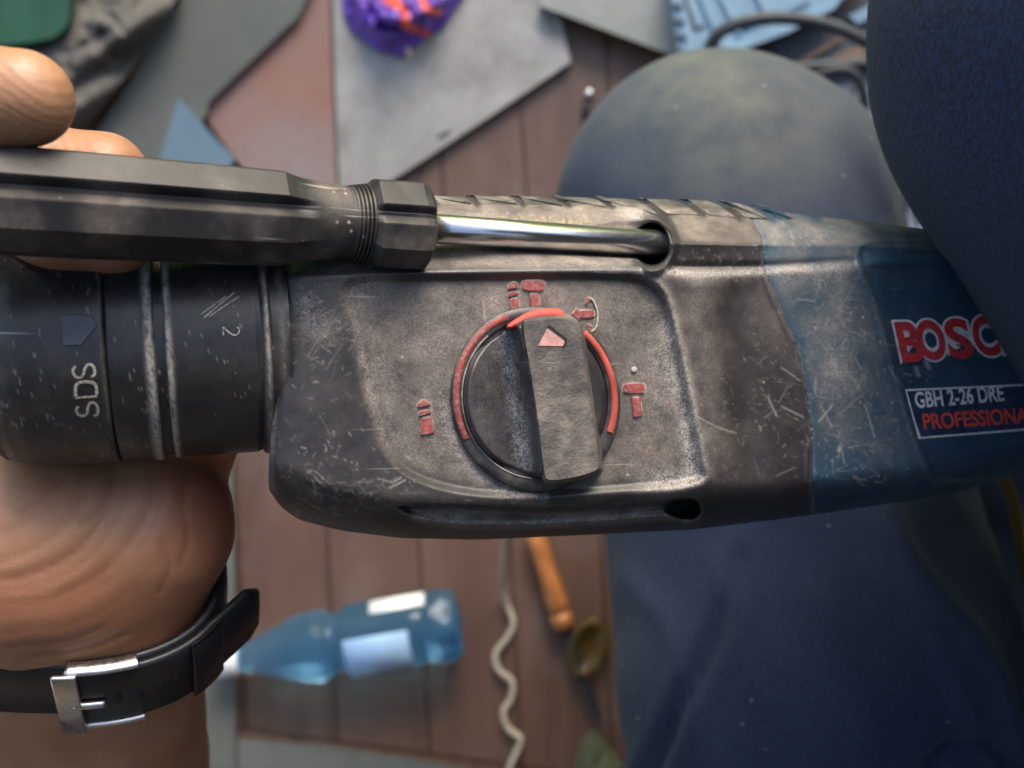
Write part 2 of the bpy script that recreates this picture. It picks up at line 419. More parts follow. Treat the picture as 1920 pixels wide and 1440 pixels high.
s.out((.06, .16, .025), .5); s.t.links.new(s.b.outputs[0], mx.inputs[1]); s.t.links.new(tr.outputs[0], mx.inputs[2]); s.t.links.new(mx.outputs[0], s.t.nodes['Material Output'].inputs[0]); M['leaf'] = s.m
M['porch'] = simple('weathered_boards', (.09, .07, .055), .8, var=.3, scale=8)
M['cap'] = simple('white_cap_plastic', (.75, .75, .75), .35, var=.05)
M['label'] = simple('pale_blue_label', (.38, .58, .85), .35, var=.15, scale=30)
M['labelw'] = simple('white_label', (.80, .80, .78), .4, var=.05)
s = NT('blue_bottle_plastic'); M['pet'] = s.out((.28, .64, .97), .02, None, Transmission_Weight=.93, IOR=1.25)
s = NT('amber_glass'); M['amber'] = s.out((.42, .28, .07), .08, None, Transmission_Weight=.85, IOR=1.3)

# ------------------------------------------------------------------ floor and what lies on it
FD = CZ                                        # depth of the floor
def onz(z): return lambda u, v: np.full(np.shape(u), CZ - z)
ground = mesh('floor', [(-4, -4, -.010), (4, -4, -.010), (4, .95, -.010), (-4, .95, -.010)], [[0, 1, 2, 3]], M['dark_metal'], None, False, origin=(0, 0, -.010))
tag(ground, 'brown laminate plank floor under the tools', None, kind='structure')
bounce_lawn = mesh('lawn', [(-30, .95, -.16), (30, .95, -.16), (30, 30, -.16), (-30, 30, -.16)], [[0, 1, 2, 3]], M['lawn'], None, False, origin=(0, 5, -.16))  # unseen ground added for its green bounce
tag(bounce_lawn, 'sunlit green lawn beyond the edge of the porch', None, kind='structure')
nl = 6400; hp = np.stack([rng.uniform(-4.5, 4.5, nl), 3.1 + rng.normal(0, .22, nl), rng.uniform(-.16, 1.85, nl)], -1)  # unseen foliage, inferred from green reflections and added for its tint
hp[:, 2] *= .8 + .35 * vnoise(np.stack([hp[:, 0] * 1.3, hp[:, 0] * 0, hp[:, 0] * 0], -1), 5)
ha = rng.normal(size=(nl, 3)); ha /= np.linalg.norm(ha, axis=1)[:, None]; hb = np.cross(ha, rng.normal(size=(nl, 3))); hb /= np.linalg.norm(hb, axis=1)[:, None]
sz = rng.uniform(.05, .11, nl)[:, None]
hv_ = np.stack([hp - ha * sz, hp + hb * sz * .5, hp + ha * sz, hp - hb * sz * .5], 1).reshape(-1, 3)
tag(mesh('hedge', hv_, np.arange(nl * 4).reshape(-1, 4), M['leaf'], None, False, origin=(0, 3.1, -.16)), 'leafy green hedge across the lawn', None, kind='stuff')
def box(name, lo, hi, mat):
    v = [(x, y, z) for x in (lo[0], hi[0]) for y in (lo[1], hi[1]) for z in (lo[2], hi[2])]
    return mesh(name, v, [[0, 1, 3, 2], [4, 6, 7, 5], [0, 4, 5, 1], [2, 3, 7, 6], [0, 2, 6, 4], [1, 5, 7, 3]], mat, None, False, origin=((lo[0] + hi[0]) / 2, (lo[1] + hi[1]) / 2, lo[2]))
# unseen boarded shell added to block sky light from above, behind and right
tag(box('roof', (-2.2, -1.9, 2.05), (2.2, -.50, 2.13), M['porch']), 'boarded roof over the porch', None, kind='structure')
tag(box('wall', (-2.2, -1.98, -.009), (2.2, -1.9, 2.05), M['porch']), 'boarded back wall of the porch', None, kind='structure')
tag(box('side_wall', (1.25, -1.9, -.009), (1.33, .42, 2.05), M['porch']), 'boarded side wall of the porch', None, kind='structure')
def plank_row(seams, slope, v0, v1, skew=0.0):
    for a, b in zip(seams[:-1], seams[1:]):
        q = []
        for (uu, vv) in ((a + 1.6, v0), (b - 1.6, v0), (b - 1.6, v1), (a + 1.6, v1)):
            vv = vv + skew * (uu - 690)
            q.append((uu + slope * (vv - 720), vv))
        prism('plank', q, onz(0), 0, -.009, M['plank'], ground, 1.2)
plank_row([-330, -160, 10, 180, 352, 522, 690, 858, 1013, 1180, 1350, 1520, 1690, 1860, 2030, 2200], .07, -420, 640)
plank_row([-240, -70, 92, 262, 430, 600, 771, 942, 1112, 1280, 1450, 1620, 1790, 1960, 2130], .05, 644, 1400, .14)
plank_row([-160, 10, 180, 350, 520, 690, 855, 1030, 1200, 1370, 1540, 1710, 1880, 2050], .05, 1404, 2050, .14)

def sheet(name, label, cat, poly, ztop, thick, mat, group=None, bevel=1.5):
    o = prism(name, poly, onz(ztop), 0, -thick, M[mat], None, bevel)
    return tag(o, label, cat, group)
sheet('fibreboard_sheet', 'pale grey mottled board under the purple wrapper', 'board',
      [(622, -60), (1000, -40), (1052, 38), (1070, 116), (930, 210), (800, 296), (690, 366), (638, 400), (630, 200)], .010, .008, 'grey_board')
sheet('fibreboard_offcut', 'dull grey board with a dark lower edge beside the pale blue case', 'board',
      [(1012, 10), (1262, 104), (1330, 60), (1330, -90), (1040, -90)], .024, .012, 'board2')
sheet('terracotta_board', 'reddish brown board left of the pale grey board', 'board',
      [(592, -20), (392, 188), (390, 228), (440, 296), (540, 420), (634, 420), (626, 200), (618, -20)], .0075, .006, 'terra')
sheet('grey_green_sheet', 'smooth grey green sheet running diagonally above the screwdriver', 'sheet',
      [(330, -60), (592, -40), (560, 30), (392, 190), (388, 215), (300, 330), (120, 420), (60, 420), (180, 250), (290, 80)], .016, .006, 'greensheet')
sheet('blue_wedge', 'small blue grey triangular piece lying beside the grey green sheet', 'offcut',
      [(334, 182), (400, 255), (440, 296), (420, 330), (290, 330)], .0175, .0015, 'bluesheet')
sheet('grey_strip', 'narrow grey green strip lying along the planks by the wrist', 'board',
      [(380, 860), (436, 850), (440, 1100), (442, 1375), (440, 1600), (380, 1600)], .008, .007, 'greensheet')
sheet('grey_green_board', 'dusty grey green board at the foot of the planks', 'board',
      [(446, 1384), (620, 1400), (780, 1424), (900, 1446), (900, 1600), (446, 1600)], .012, .010, 'greensheet')
nick = prism('nick', [(820, 256), (842, 243), (845, 248), (823, 262)], onz(.010), .0004, -.002, M['hole'], bpy.data.objects['fibreboard_sheet'], 0)

def crumple(name, label, cat, poly, z0, amp, freq, mat, seed, step=4.0, group=None, ridge=True, extra=None, dome=.6, fmfn=None):
    poly = np.asarray(poly, float); lo, hi = poly.min(0) - 6, poly.max(0) + 6
    us = np.arange(lo[0], hi[0], step); vs = np.arange(lo[1], hi[1], step); U, V = np.meshgrid(us, vs, indexing='ij')
    sdv = poly_sd(poly, U, V)
    q = np.stack([U / freq, V / freq, U * 0 + seed], -1); n1 = fbm(q, 4, seed)
    n = 1 - np.abs(2 * fbm(q * 1.3 + n1[..., None] * 1.2, 4, seed + 9) - 1) if ridge else n1
    h = z0 + amp * (n - .35) * sstep(0, 40, sdv) + amp * dome * sstep(0, 90, sdv)
    if extra is not None: h = h + extra(U, V)
    f = grid_faces(len(us), len(vs)); keep = (sdv.ravel()[f] > -1).all(1); f = f[keep]
    vid, inv = np.unique(f, return_inverse=True); f = inv.reshape(f.shape)
    X = P(U, V, CZ - h).reshape(-1, 3)[vid]
    fmi = fmfn(U.ravel()[vid][f].mean(1), V.ravel()[vid][f].mean(1)) if fmfn is not None else None
    o = mesh(name, X, f, mat, None, True, fm=fmi, origin=X.mean(0) * (1, 1, 0))
    sm = o.modifiers.new('thickness', 'SOLIDIFY'); sm.thickness = .0012; sm.offset = -1
    return tag(o, label, cat, group)
folds = lambda U, V: .011 * np.cos((U * .55 + V * 1.0) / 15.0) * sstep(60, 20, np.abs((U - 240) * .8 + (V - 90) * .62) ) 
crumple('crumpled_cloth', 'crumpled dark grey brown cloth next to the green plastic', 'cloth',
        [(80, 60), (140, -40), (350, -40), (290, 80), (200, 190), (150, 260), (60, 330), (-60, 330), (-60, 150)], .024, .022, 85, M['cloth_grey'], 3, extra=folds)
gc = thing('green_crate', 'deep green plastic crate in the corner by the crumpled cloth', 'crate', P(-60, -40, FD))
rim = chaikin([(-330, -330), (150, -330), (140, 10), (132, 60), (80, 90), (-330, 110)], 2)
prism('crate_body', rim, onz(.0), .055, 0, M['greencrate'], gc, 8)
prism('crate_lip', rim * 1.0 + (0, 0), onz(.046), .004, -.004, M['greencrate'], gc, 2, grow=0)
def pr(u, v):
    d = np.minimum(line_d([(735, -10), (760, 30), (756, 44), (800, 62), (808, 76)], u, v), line_d([(785, -10), (800, 18), (820, 22)], u, v))
    d = np.minimum(d, line_d([(722, 0), (745, 14)], u, v))
    return (d < 7).astype(int)
wr = crumple('candy_wrapper', 'crumpled purple plastic wrapper with orange red print', 'wrapper',
        [(640, -30), (645, 30), (662, 62), (700, 92), (760, 110), (772, 92), (800, 70), (835, 48), (850, 20), (885, -30)], .013, .030, 42, [M['purple'], M['orange_print']], 21, 3.0, dome=.9, fmfn=pr)
mesh('foil_end', P([758, 768, 774, 764], [92, 88, 102, 106], FD - np.array([.03, .034, .028, .026])), [[0, 1, 2, 3]], M['steel'], wr, False)

# tool case, upper right
tc = thing('tool_case', 'pale blue plastic case with ribbed edge and dark inside, behind the knee', 'tool case', P(1450, 20, FD))
prism('rim', [(1250, -60), (1272, 104), (1300, 118), (1372, 100), (1480, 62), (1560, 20), (1640, -60)], onz(0), .050, .0, M['case'], tc, 2.5)
for k in range(4):
    u, v = 1262 + k * 4, 4 + k * 29
    prism('rib', [(u, v), (u + 17, v + 5), (u + 18, v + 10), (u + 1, v + 5)], onz(.050), .004, -.001, M['cable'], tc, 0)
for k, q in enumerate(([(1300, -30), (1352, 92), (1360, 88), (1310, -34)], [(1330, -40), (1384, 66), (1391, 62), (1339, -44)], [(1400, -40), (1440, 40), (1520, 2), (1500, -40)], [(1380, 52), (1452, 24), (1455, 30), (1384, 59)])):
    prism('moulding', q, onz(.050), .003, -.001, M['case'], tc, 1.5)
prism('handle_slot', [(1280, -8), (1284, -10), (1306, 50), (1322, 46), (1322, 52), (1302, 60)], onz(.050), .0008, -.002, M['dark_metal'], tc, 0)
prism('inside', [(1372, 103), (1480, 65), (1640, -8), (1760, -40), (1800, 110), (1600, 132), (1420, 150)], onz(0), .030, .0, M['case_dark'], tc, 1.5)
prism('divider', [(1378, 100), (1480, 62), (1570, 14), (1562, 4), (1470, 48), (1366, 90)], onz(0), .058, .0, M['case'], tc, 2)
prism('ledge', [(1590, 30), (1700, -30), (1720, -10), (1608, 46)], onz(.03), .006, -.002, M['case'], tc, 1.5)
pd = thing('storage_bin', 'dusty blue grey plastic bin seen between the two knees', 'bin', P(1680, 300, FD))  # flat grey plastic panel with ribs; it has no bin body
prism('bin_lid', [(1440, 150), (1700, 110), (1850, 160), (1900, 520), (1640, 520), (1600, 300), (1500, 220)], onz(0), .020, 0, M['greyblue'], pd, 2)
prism('lid_rib', [(1640, 356), (1720, 330), (1760, 330), (1760, 344), (1650, 372)], onz(.02), .012, -.001, M['greyblue'], pd, 3)
prism('lid_rib', [(1650, 300), (1690, 270), (1700, 276), (1662, 312)], onz(.02), .010, -.001, M['cable'], pd, 2)
prism('lid_slot', [(1696, 368), (1714, 362), (1730, 420), (1716, 425)], onz(.02), .0006, -.002, M['case_dark'], pd, 0)
CG = 'black cables lying by the tool case'
def cable(label, pts, r, mat='cable', name='power_cable', group=CG, cat='cable', n=70, seg=12):
    p = spline([P(*q) for q in pts], n); o = loft(name, tube(p, r, seg), M[mat], None, origin=p.mean(0)); return tag(o, label, cat, group)
cable('black cable arching over the open blue case', [(1322, 150, .80), (1328, 95, .79), (1352, 60, .782), (1400, 40, .778), (1470, 34, .776), (1550, 46, .776), (1620, 76, .778), (1720, 140, .79)], .0050)
cable('thin black cable looped on the grey bin', [(1500, 175, .86), (1525, 148, .85), (1560, 132, .845), (1594, 134, .845), (1614, 160, .85), (1622, 200, .86), (1622, 250, .868), (1610, 320, .873)], .0040)
cable('straight black cable lying above the thin cable loop', [(1440, 132, .86), (1500, 128, .858), (1570, 122, .858), (1680, 116, .858)], .0055)
def chip(label, poly, z, mat='wood', name='wood_chip', cat='wood chip', h=.004, group='wood chips around the case'):
    return tag(prism(name, poly, onz(z), h, 0, M[mat], None, 1), label, cat, group)
chip('pale splinter standing inside the cable loop', [(1594, 190), (1600, 160), (1606, 162), (1602, 192)], .020)
chip('orange brown splinter in the dark case by the knee', [(1560, 108), (1618, 84), (1640, 92), (1600, 116)], .030)
chip('long brown splinter along the bottom of the dark case', [(1484, 118), (1560, 78), (1578, 68), (1582, 74), (1500, 124)], .030)

bo = thing('steel_bolt', 'tiny shiny bolt on the planks beside the knee', 'bolt', P(1103, 186, FD))
lathe('bolt_head', [(0, .0001), (.001, .0035), (.004, .0042), (.006, .0042), (.0075, .003), (.008, .0001)], P(1104, 180, FD - .004), (0, .3, 1), M['chrome'], bo, 20)
lathe('bolt_shank', [(0, .0032), (.016, .0032), (.017, .002)], P(1104, 184, FD - .0045), (-.2, -1, .05), M['dark_metal'], bo, 14)

# bottle
A = P(402, 1243, FD - .031); B = P(866, 1164, FD - .031); ax = B - A; L = np.linalg.norm(ax); ax = ax / L
bt = thing('water_bottle', 'clear blue plastic water bottle with white cap lying on the planks', 'bottle', (A + B) / 2 * (1, 1, 0))
prof = [(.020, .0120), (.030, .0125), (.040, .016), (.055, .022), (.072, .0275), (.088, .0300), (.094, .0302), (.099, .0270), (.104, .0238), (.109, .0238), (.114, .0285), (.119, .0305), (.150, .0300), (.175, .0305), (.182, .0285), (.188, .0305), (.200, .0300), (.210, .026), (.213, .018), (.213, .001)]
ss = np.linspace(.02, .213, 70); pr_ = np.array(prof); sc_ = L / .213
rr = np.interp(ss, pr_[:, 0], pr_[:, 1])
a_, e1, e2 = axis_frame(ax); th = np.linspace(0, 2 * np.pi, 60, endpoint=False)
rings = []
for s_, r_ in zip(ss, rr):
    lob = 1 + .07 * sstep(.185, .205, s_) * np.cos(5 * th)
    rings.append(A + a_ * s_ * sc_ + (r_ * lob)[:, None] * (np.cos(th)[:, None] * e1 + np.sin(th)[:, None] * e2))
loft('bottle_body', rings, M['pet'], bt)
lathe('cap', [(0, .0005), (0, .0115), (.001, .0130), (.018, .0135), (.022, .0135), (.022, .001)], A, ax, M['cap'], bt, 40)
def arc_shell(name, s0, s1, a0, a1, r, mat, parent):
    t = np.linspace(R(a0), R(a1), 30); q = []
    for s_, rad in ((s0, r), (s1, r), (s1, r + .0004), (s0, r + .0004)):
        q.append(A + a_ * s_ * sc_ + rad * (np.cos(t)[:, None] * e1 + np.sin(t)[:, None] * e2))
    q = np.array(q).transpose(1, 0, 2); return loft(name, q, mat, parent)
arc_shell('label_sleeve', .120, .172, -75, 25, .0309, M['label'], bt) if False else None
sgn = 1 if e2[1] > 0 else -1
arc_shell('label_band', .116, .170, *(sorted((-sgn * 80, sgn * 12))), .0310, M['label'], bt)
arc_shell('label_strip', .140, .186, *(sorted((sgn * 48, sgn * 78))), .0312, M['labelw'], bt)

# coiled white cord
cable('thin off white cord hanging in waves past the bottle', [(950, 1000, .80), (948, 1040, .84), (944, 1090, .88), (950, 1130, .893), (962, 1165, .893), (952, 1195, .893), (930, 1225, .893), (934, 1255, .893), (960, 1278, .893), (958, 1310, .893), (944, 1335, .893), (952, 1365, .893), (976, 1385, .893), (968, 1412, .893), (955, 1445, .893), (960, 1500, .893)], .0026, 'cord', 'white_cord', None, 'cord', 130, 10)
# orange handled tool
ot = thing('chisel', 'orange wooden handled tool with black blade lying below the drill', 'chisel', P(1040, 1150, FD))
a0 = P(1000, 985, FD - .014); a1 = P(1048, 1148, FD - .012)
dv = a1 - a0; Lh = np.linalg.norm(dv)
lathe('handle', [(0, .002), (.004, .007), (.02, .0088), (Lh * .5, .0082), (Lh * .85, .0098), (Lh * .97, .0100), (Lh, .008)], a0, dv, M['orange_wood'], ot, 24)
a2 = P(1108, 1330, FD - .008)
lathe('ferrule', [(0, .0096), (.014, .0098), (.015, .007)], a1, a2 - a1, M['orange_wood'], ot, 24)
b1 = P(1054, 1165, FD - .010)
prism('blade', [(1042, 1148), (1064, 1144), (1088, 1230), (1130, 1345), (1118, 1352), (1066, 1240)], onz(.004), .010, 0, M['dark_metal'], ot, 2)
am = thing('amber_glass_piece', 'round amber glass piece lying against the black tool blade', 'glass piece', P(1102, 1208, FD))
th = np.linspace(0, 2 * np.pi, 48, endpoint=False); c0 = P(1100, 1208, FD)
Rm = np.array([[math.cos(.35), -math.sin(.35)], [math.sin(.35), math.cos(.35)]])
prf = [(.0, .0), (.85, .0), (1, .004), (1, .012), (.9, .016), (.72, .015), (.6, .008), (.3, .007), (.01, .008)]
rg = []
for k, z in prf:
    xy = np.stack([.0165 * k * np.cos(th), .028 * k * np.sin(th)], -1) @ Rm
    rg.append(np.stack([c0[0] + xy[:, 0], c0[1] + xy[:, 1], np.full(48, z + .0005)], -1))
loft('glass_body', rg, M['amber'], am)
crumple('olive_rag', 'olive green rag on the dark floor below the amber glass', 'rag',
        [(1075, 1440), (1090, 1385), (1112, 1365), (1140, 1395), (1170, 1430), (1190, 1600), (1060, 1600)], .010, .012, 45, M['olive'], 33)

# ------------------------------------------------------------------ the rotary hammer
KD, D0 = .30, .215                             # the drill leans: its nose end lies nearer to the lens
def dax(u): return D0 / (1 - KD * (np.asarray(u, float) - 960) / F)
def px(u): return dax(u) / F                   # metres per photograph pixel there
ROOT = P(1000, 700, .26)
rh = thing('rotary_hammer', 'worn black and teal rotary hammer drill with a red marked selector knob', 'rotary hammer', ROOT)

GU = np.arange(480, 2012, 2.0); GV = np.arange(330, 1060, 2.0); UU, VV = np.meshgrid(GU, GV, indexing='ij')
ip = lambda x, t: np.interp(x, [a for a, _ in t], [b for _, b in t])
E0 = [(490, 470), (510, 450), (540, 410), (600, 385), (820, 378), (1100, 378), (1300, 385), (1430, 394), (1600, 413), (1760, 432), (1900, 455), (2010, 475)]
E1 = [(480, 896), (490, 905), (505, 915), (520, 946), (560, 975), (640, 995), (750, 1009), (900, 1012), (1100, 1003), (1300, 993), (1520, 966), (1700, 940), (1800, 921), (1900, 893), (2010, 860)]
RD = [(490, 516), (640, 511), (820, 507), (1220, 501), (1300, 505), (1430, 502), (1600, 492), (1760, 485), (2010, 520)]
B0 = [(490, 830), (520, 860), (600, 900), (700, 925), (900, 935), (1310, 905), (1520, 895), (1700, 872), (1900, 830), (2010, 800)]
FL = [(490, -19.0), (560, -20.5), (1300, -20.5), (1440, -20.3), (1600, -19.5), (1760, -17.5), (1900, -14.5), (2010, -12)]
e0, e1_, rdg, b0, fl = (ip(UU, t) for t in (E0, E1, RD, B0, FL))
OFF = np.empty_like(UU)                        # offset from the axis depth in mm, negative = nearer
t = np.clip((VV - e0) / (rdg - e0), 0, 1)
up = np.interp(t, [0, .03, .08, .16, .5, .86, 1.0], [1, .74, .60, .52, .36, .13, .02])
OFF = fl + (4.0 - fl) * up
t2 = np.clip((VV - b0) / (e1_ - b0), 0, 1); dn = 1 - np.sqrt(np.maximum(0, 1 - t2 ** 2))
low = 9.0; face = fl + .004 * (VV - 700) ** 2 / 700
OFF = np.where(VV > rdg, np.where(VV > b0, face + (low - fl) * dn, face), OFF)
OFF = blur(OFF, 2.6)
# rolled-off front shoulder
uL = lambda v: np.interp(v, [330, 510, 600, 700, 850, 900, 960, 1060], [560, 521, 517, 512, 505, 503, 508, 540])
q = np.clip(1 - (UU - uL(VV)) / 26, 0, 1); OFF += 4.5 * (1 - np.sqrt(np.maximum(0, 1 - q ** 2)))
q = np.clip((UU - uL(VV)) / 120, 0, 1); OFF += 1.5 * (1 - q) ** 2
# hood over the vent and its crest running right
hood = poly_sd(chaikin([(1196, 418), (1240, 405), (1300, 402), (1430, 408), (1620, 424), (1660, 455), (1640, 492), (1430, 503), (1320, 500), (1262, 505), (1240, 520), (1205, 470)], 1), UU, VV)
crest = np.interp(UU, [1180, 1250, 1430, 1620, 1760], [448, 456, 460, 462, 470])
amp = np.interp(UU, [1170, 1215, 1260, 1430, 1440, 1600, 1680, 1760], [0, 4.5, 9.5, 9.0, 7.5, 6.0, 2.5, 0])
topf = np.where(VV < crest, np.clip((VV - (crest - 52)) / 52, 0, 1) ** 1.0, np.clip(1 - (VV - crest) / 42, 0, 1) ** 1.15)
OFF -= amp * topf * .62
val = np.exp(-((VV - (rdg - 2)) / 9) ** 2) * np.interp(UU, [1240, 1270, 1600, 1640], [0, 1.5, 1.2, 0]); OFF += val
KS, DS = .50, .1995
def dsd(u): return DS / (1 - KS * (np.asarray(u, float) - 960) / F)
VS = lambda u: 375 + (458 - 375) / 1250 * np.asarray(u, float)
need = (dsd(UU) + .0024 - dax(UU)) * 1e3
OFF += sstep(44, 27, np.abs(VV - VS(UU) + 3)) * sstep(1240, 1225, UU) * np.maximum(0, need - OFF)
# vent hole that takes the screwdriver shank
hol = np.hypot((UU - 1222) / 34, (VV - 459) / 40); hole = (hol < 1.0) | ((UU < 1222) & (UU > 1130) & (VV > 440) & (VV < 492) & False)
OFF += 13.0 * sstep(1.06, .86, hol)
rimd = np.abs(hol - 1.22); OFF -= 2.2 * np.exp(-(rimd / .16) ** 2) * sstep(1200, 1222, UU)
ARC = [[(782, 368), (800, 371), (812, 382)], [(862, 368), (878, 371), (890, 383)], [(945, 368), (962, 371), (976, 384)], [(1022, 369), (1042, 373), (1062, 386)], [(1102, 370), (1122, 374), (1142, 388)],
       [(1178, 373), (1204, 379), (1236, 402)], [(1255, 374), (1282, 381), (1315, 403)], [(1328, 376), (1354, 387), (1382, 408)], [(1390, 382), (1418, 393), (1446, 412)], [(1470, 388), (1500, 398), (1530, 410)]]
arc_d = np.full(UU.shape, 1e9)
for a_ in ARC: arc_d = np.minimum(arc_d, line_d([tuple(q_) for q_ in spline(a_, 9) + (5, 0)], UU, VV))
OFF += .9 * np.exp(-(arc_d / 6) ** 2)
# selector panel, recessed
PANEL = chaikin([(646, 560), (648, 530), (690, 520), (900, 517), (1180, 515), (1232, 535), (1252, 580), (1282, 720), (1312, 872), (1318, 902), (1200, 914), (1000, 930), (880, 925), (800, 906), (745, 878), (712, 826), (690, 740), (668, 650)], 2)
pan = poly_sd(PANEL, UU, VV); OFF += 1.5 * sstep(-9, 11, pan)
OFF -= .7 * np.exp(-((pan + 12) / 9) ** 2) * sstep(1150, 1260, UU) 
# soft vertical swell between panel and seam
OFF -= 1.0 * np.exp(-((UU - np.interp(VV, [500, 900], [1318, 1352])) / 30) ** 2) * sstep(505, 540, VV) * sstep(930, 880, VV)
OFF += .7 * np.exp(-((UU - np.interp(VV, [500, 900], [1378, 1410])) / 26) ** 2) * sstep(520, 560, VV) * sstep(930, 860, VV)
# long slot below the panel
SLOT = chaikin([(735, 948), (800, 944), (920, 950), (1040, 956), (1180, 946), (1285, 934), (1312, 944), (1313, 962), (1300, 978), (1278, 968), (1240, 968), (1130, 978), (960, 988), (850, 987), (775, 970)], 2)
slo = poly_sd(SLOT, UU, VV); OFF += 3.4 * sstep(-1.5, 9, slo) * np.interp(VV - np.interp(UU, [740, 1000, 1300], [944, 955, 934]), [0, 10, 34], [1, .95, 0]) - .5 * np.exp(-((slo + 3) / 5) ** 2) * (VV > 962)
lip = np.interp(UU, [740, 800, 860, 960, 1130, 1240, 1278, 1300], [952, 974, 985, 985, 976, 967, 969, 978]); lw = sstep(770, 830, UU) * sstep(1305, 1290, UU)
OFF -= 1.3 * np.exp(-((VV - lip) / 7) ** 2) * lw
hl = np.hypot((UU - 1292) / np.where(UU < 1292, 46, 22), (VV - 954) / 20); OFF += 9 * sstep(1.05, .8, hl)
# motor housing: the sunk brand field
FIELD = chaikin([(1612, 492), (1614, 462), (1650, 452), (1900, 462), (2010, 480), (2010, 880), (1760, 905), (1745, 890), (1712, 800), (1682, 690), (1646, 570)], 2)
fd = poly_sd(FIELD, UU, VV); OFF += 1.0 * sstep(-4, 5, fd) - .35 * np.exp(-((fd + 6) / 5) ** 2)
SEAM = [(1388, 330), (1405, 404), (1428, 446), (1432, 500), (1455, 560), (1490, 640), (1511, 730), (1523, 830), (1521, 960), (1515, 1060)]
uS = lambda v: np.interp(v, [b for _, b in SEAM], [a for a, _ in SEAM])
sdist = UU - uS(VV)
sl_ = np.where(sdist > 0, .55, 0.0) + .5 * np.exp(-(sdist / 4.0) ** 2) - .45 * np.exp(-((sdist + 7) / 5) ** 2)
OFF += sl_
OFF += .18 * (fbm(np.stack([UU / 60, VV / 60, UU * 0], -1), 3, 5) - .5)
DD = dax(UU) + OFF * 1e-3
def bil(A_, u, v):
    x = np.clip((np.asarray(u, float) - GU[0]) / 2, 0, len(GU) - 1.001); y = np.clip((np.asarray(v, float) - GV[0]) / 2, 0, len(GV) - 1.001)
    i, j = x.astype(int), y.astype(int); a, b = x - i, y - j
    return (A_[i, j] * (1 - a) * (1 - b) + A_[i + 1, j] * a * (1 - b) + A_[i, j + 1] * (1 - a) * b + A_[i + 1, j + 1] * a * b)
body = lambda u, v: bil(DD, u, v)

# dirt film of the tool with some light and shade painted in, and scratches
dust_and_light = .10 + 0 * UU
dust_and_light += .62 * sstep(0, 30, pan) * (.55 + .45 * fbm(np.stack([UU / 70, VV / 70, UU * 0 + 3], -1), 3, 8))
dust_and_light += .55 * np.exp(-((pan + 8) / 14) ** 2) * sstep(1180, 1260, UU)
dust_and_light += .45 * np.exp(-(np.abs(pan - 4) / 9) ** 2) * sstep(760, 700, UU)
dust_and_light += .75 * sstep(rdg + 2, rdg - 14, VV) * sstep(560, 700, UU) * sstep(1240, 1190, UU)
dust_and_light += .60 * sstep(1245, 1275, UU) * sstep(crest + 2, crest - 6, VV)
dust_and_light += .75 * np.exp(-((VV - (rdg + 8)) / 10) ** 2) * sstep(1190, 1240, UU) * sstep(1640, 1560, UU)
dust_and_light += .50 * np.exp(-((UU - np.interp(VV, [500, 900], [1310, 1345])) / 34) ** 2) * sstep(500, 530, VV) * sstep(930, 860, VV)
dust_and_light += .35 * np.exp(-((UU - np.interp(VV, [500, 760], [1425, 1480])) / 38) ** 2) * sstep(500, 530, VV) * sstep(760, 600, VV)
dust_and_light += .55 * np.exp(-((UU - uL(VV) - 4) / 6) ** 2)
dust_and_light += .55 * sstep(4, 10, slo) * sstep(1260, 1180, UU) + .5 * np.exp(-((slo + 3) / 5) ** 2) * sstep(960, 972, VV)  # slot floor and lower lip lightened here to read as lit
dust_and_light += .30 * np.exp(-(((UU - 1570) / 60) ** 2 + ((VV - 660) / 110) ** 2)) + .25 * np.exp(-(((UU - 1540) / 90) ** 2 + ((VV - 520) / 30) ** 2))
dust_and_light += .42 * sstep(2, 30, sdist) * sstep(-2, -26, fd) * sstep(900, 820, VV) + .35 * np.exp(-((fd + 4) / 6) ** 2)
dust_and_light *= np.where(hol < 1.0, .05, 1) * np.where((hol < 1.6) & (UU > 1185), .35, 1) * np.where(hl < .95, 0, 1)
for (cx, cy, rx, ry, a) in ((1070, 400, 40, 14, .5), (1120, 430, 70, 16, .4), (1180, 408, 30, 22, .9), (1012, 488, 14, 10, .6), (820, 960, 30, 8, .5), (790, 968, 22, 8, .7), (860, 968, 18, 7, .6)):
    dust_and_light += a * np.exp(-(((UU - cx) / rx) ** 2 + ((VV - cy) / ry) ** 2))
dust_and_light *= np.interp(UU, [1290, 1340, 1440, 1700], [1, .72, .68, .5])
dust_and_light *= 1 - .92 * np.exp(-(arc_d / 7) ** 2)  # shade of the rib grooves painted in by darkening the mask
dust_and_light = np.clip(dust_and_light * (.65 + .7 * fbm(np.stack([UU / 26, VV / 26, UU * 0 + 1], -1), 4, 2)), 0, 1)
chalk_and_glint = .75 * np.exp(-((pan - 10) / 16) ** 2) * sstep(1170, 1260, UU) * sstep(560, 640, VV) + .5 * np.exp(-((pan + 8) / 9) ** 2) * sstep(1180, 1230, UU)
chalk_and_glint += .8 * np.exp(-((VV - (rdg + 7)) / 8) ** 2) * sstep(1190, 1230, UU) * sstep(1640, 1560, UU)  # ridge highlights painted in together with the white dust
chalk_and_glint += .35 * np.exp(-(np.abs(pan - 6) / 12) ** 2) * sstep(760, 690, UU) + .13 * sstep(0, 30, pan)
chalk_and_glint += .55 * np.exp(-((np.hypot((UU - 1004) / .985, (VV - 748) / 1.075) - 172) / 12) ** 2) * (UU < 1030) * (VV > 740)
chalk_and_glint += .5 * np.exp(-(sdist / 4) ** 2) + .6 * np.exp(-((UU - uL(VV) - 5) / 5) ** 2) * (VV > 540)  # seam dust, plus the left edge's sky highlight painted pale
chalk_and_glint += .8 * np.exp(-((VV - lip + 4) / 6) ** 2) * lw  # lit edge of the slot lip painted pale
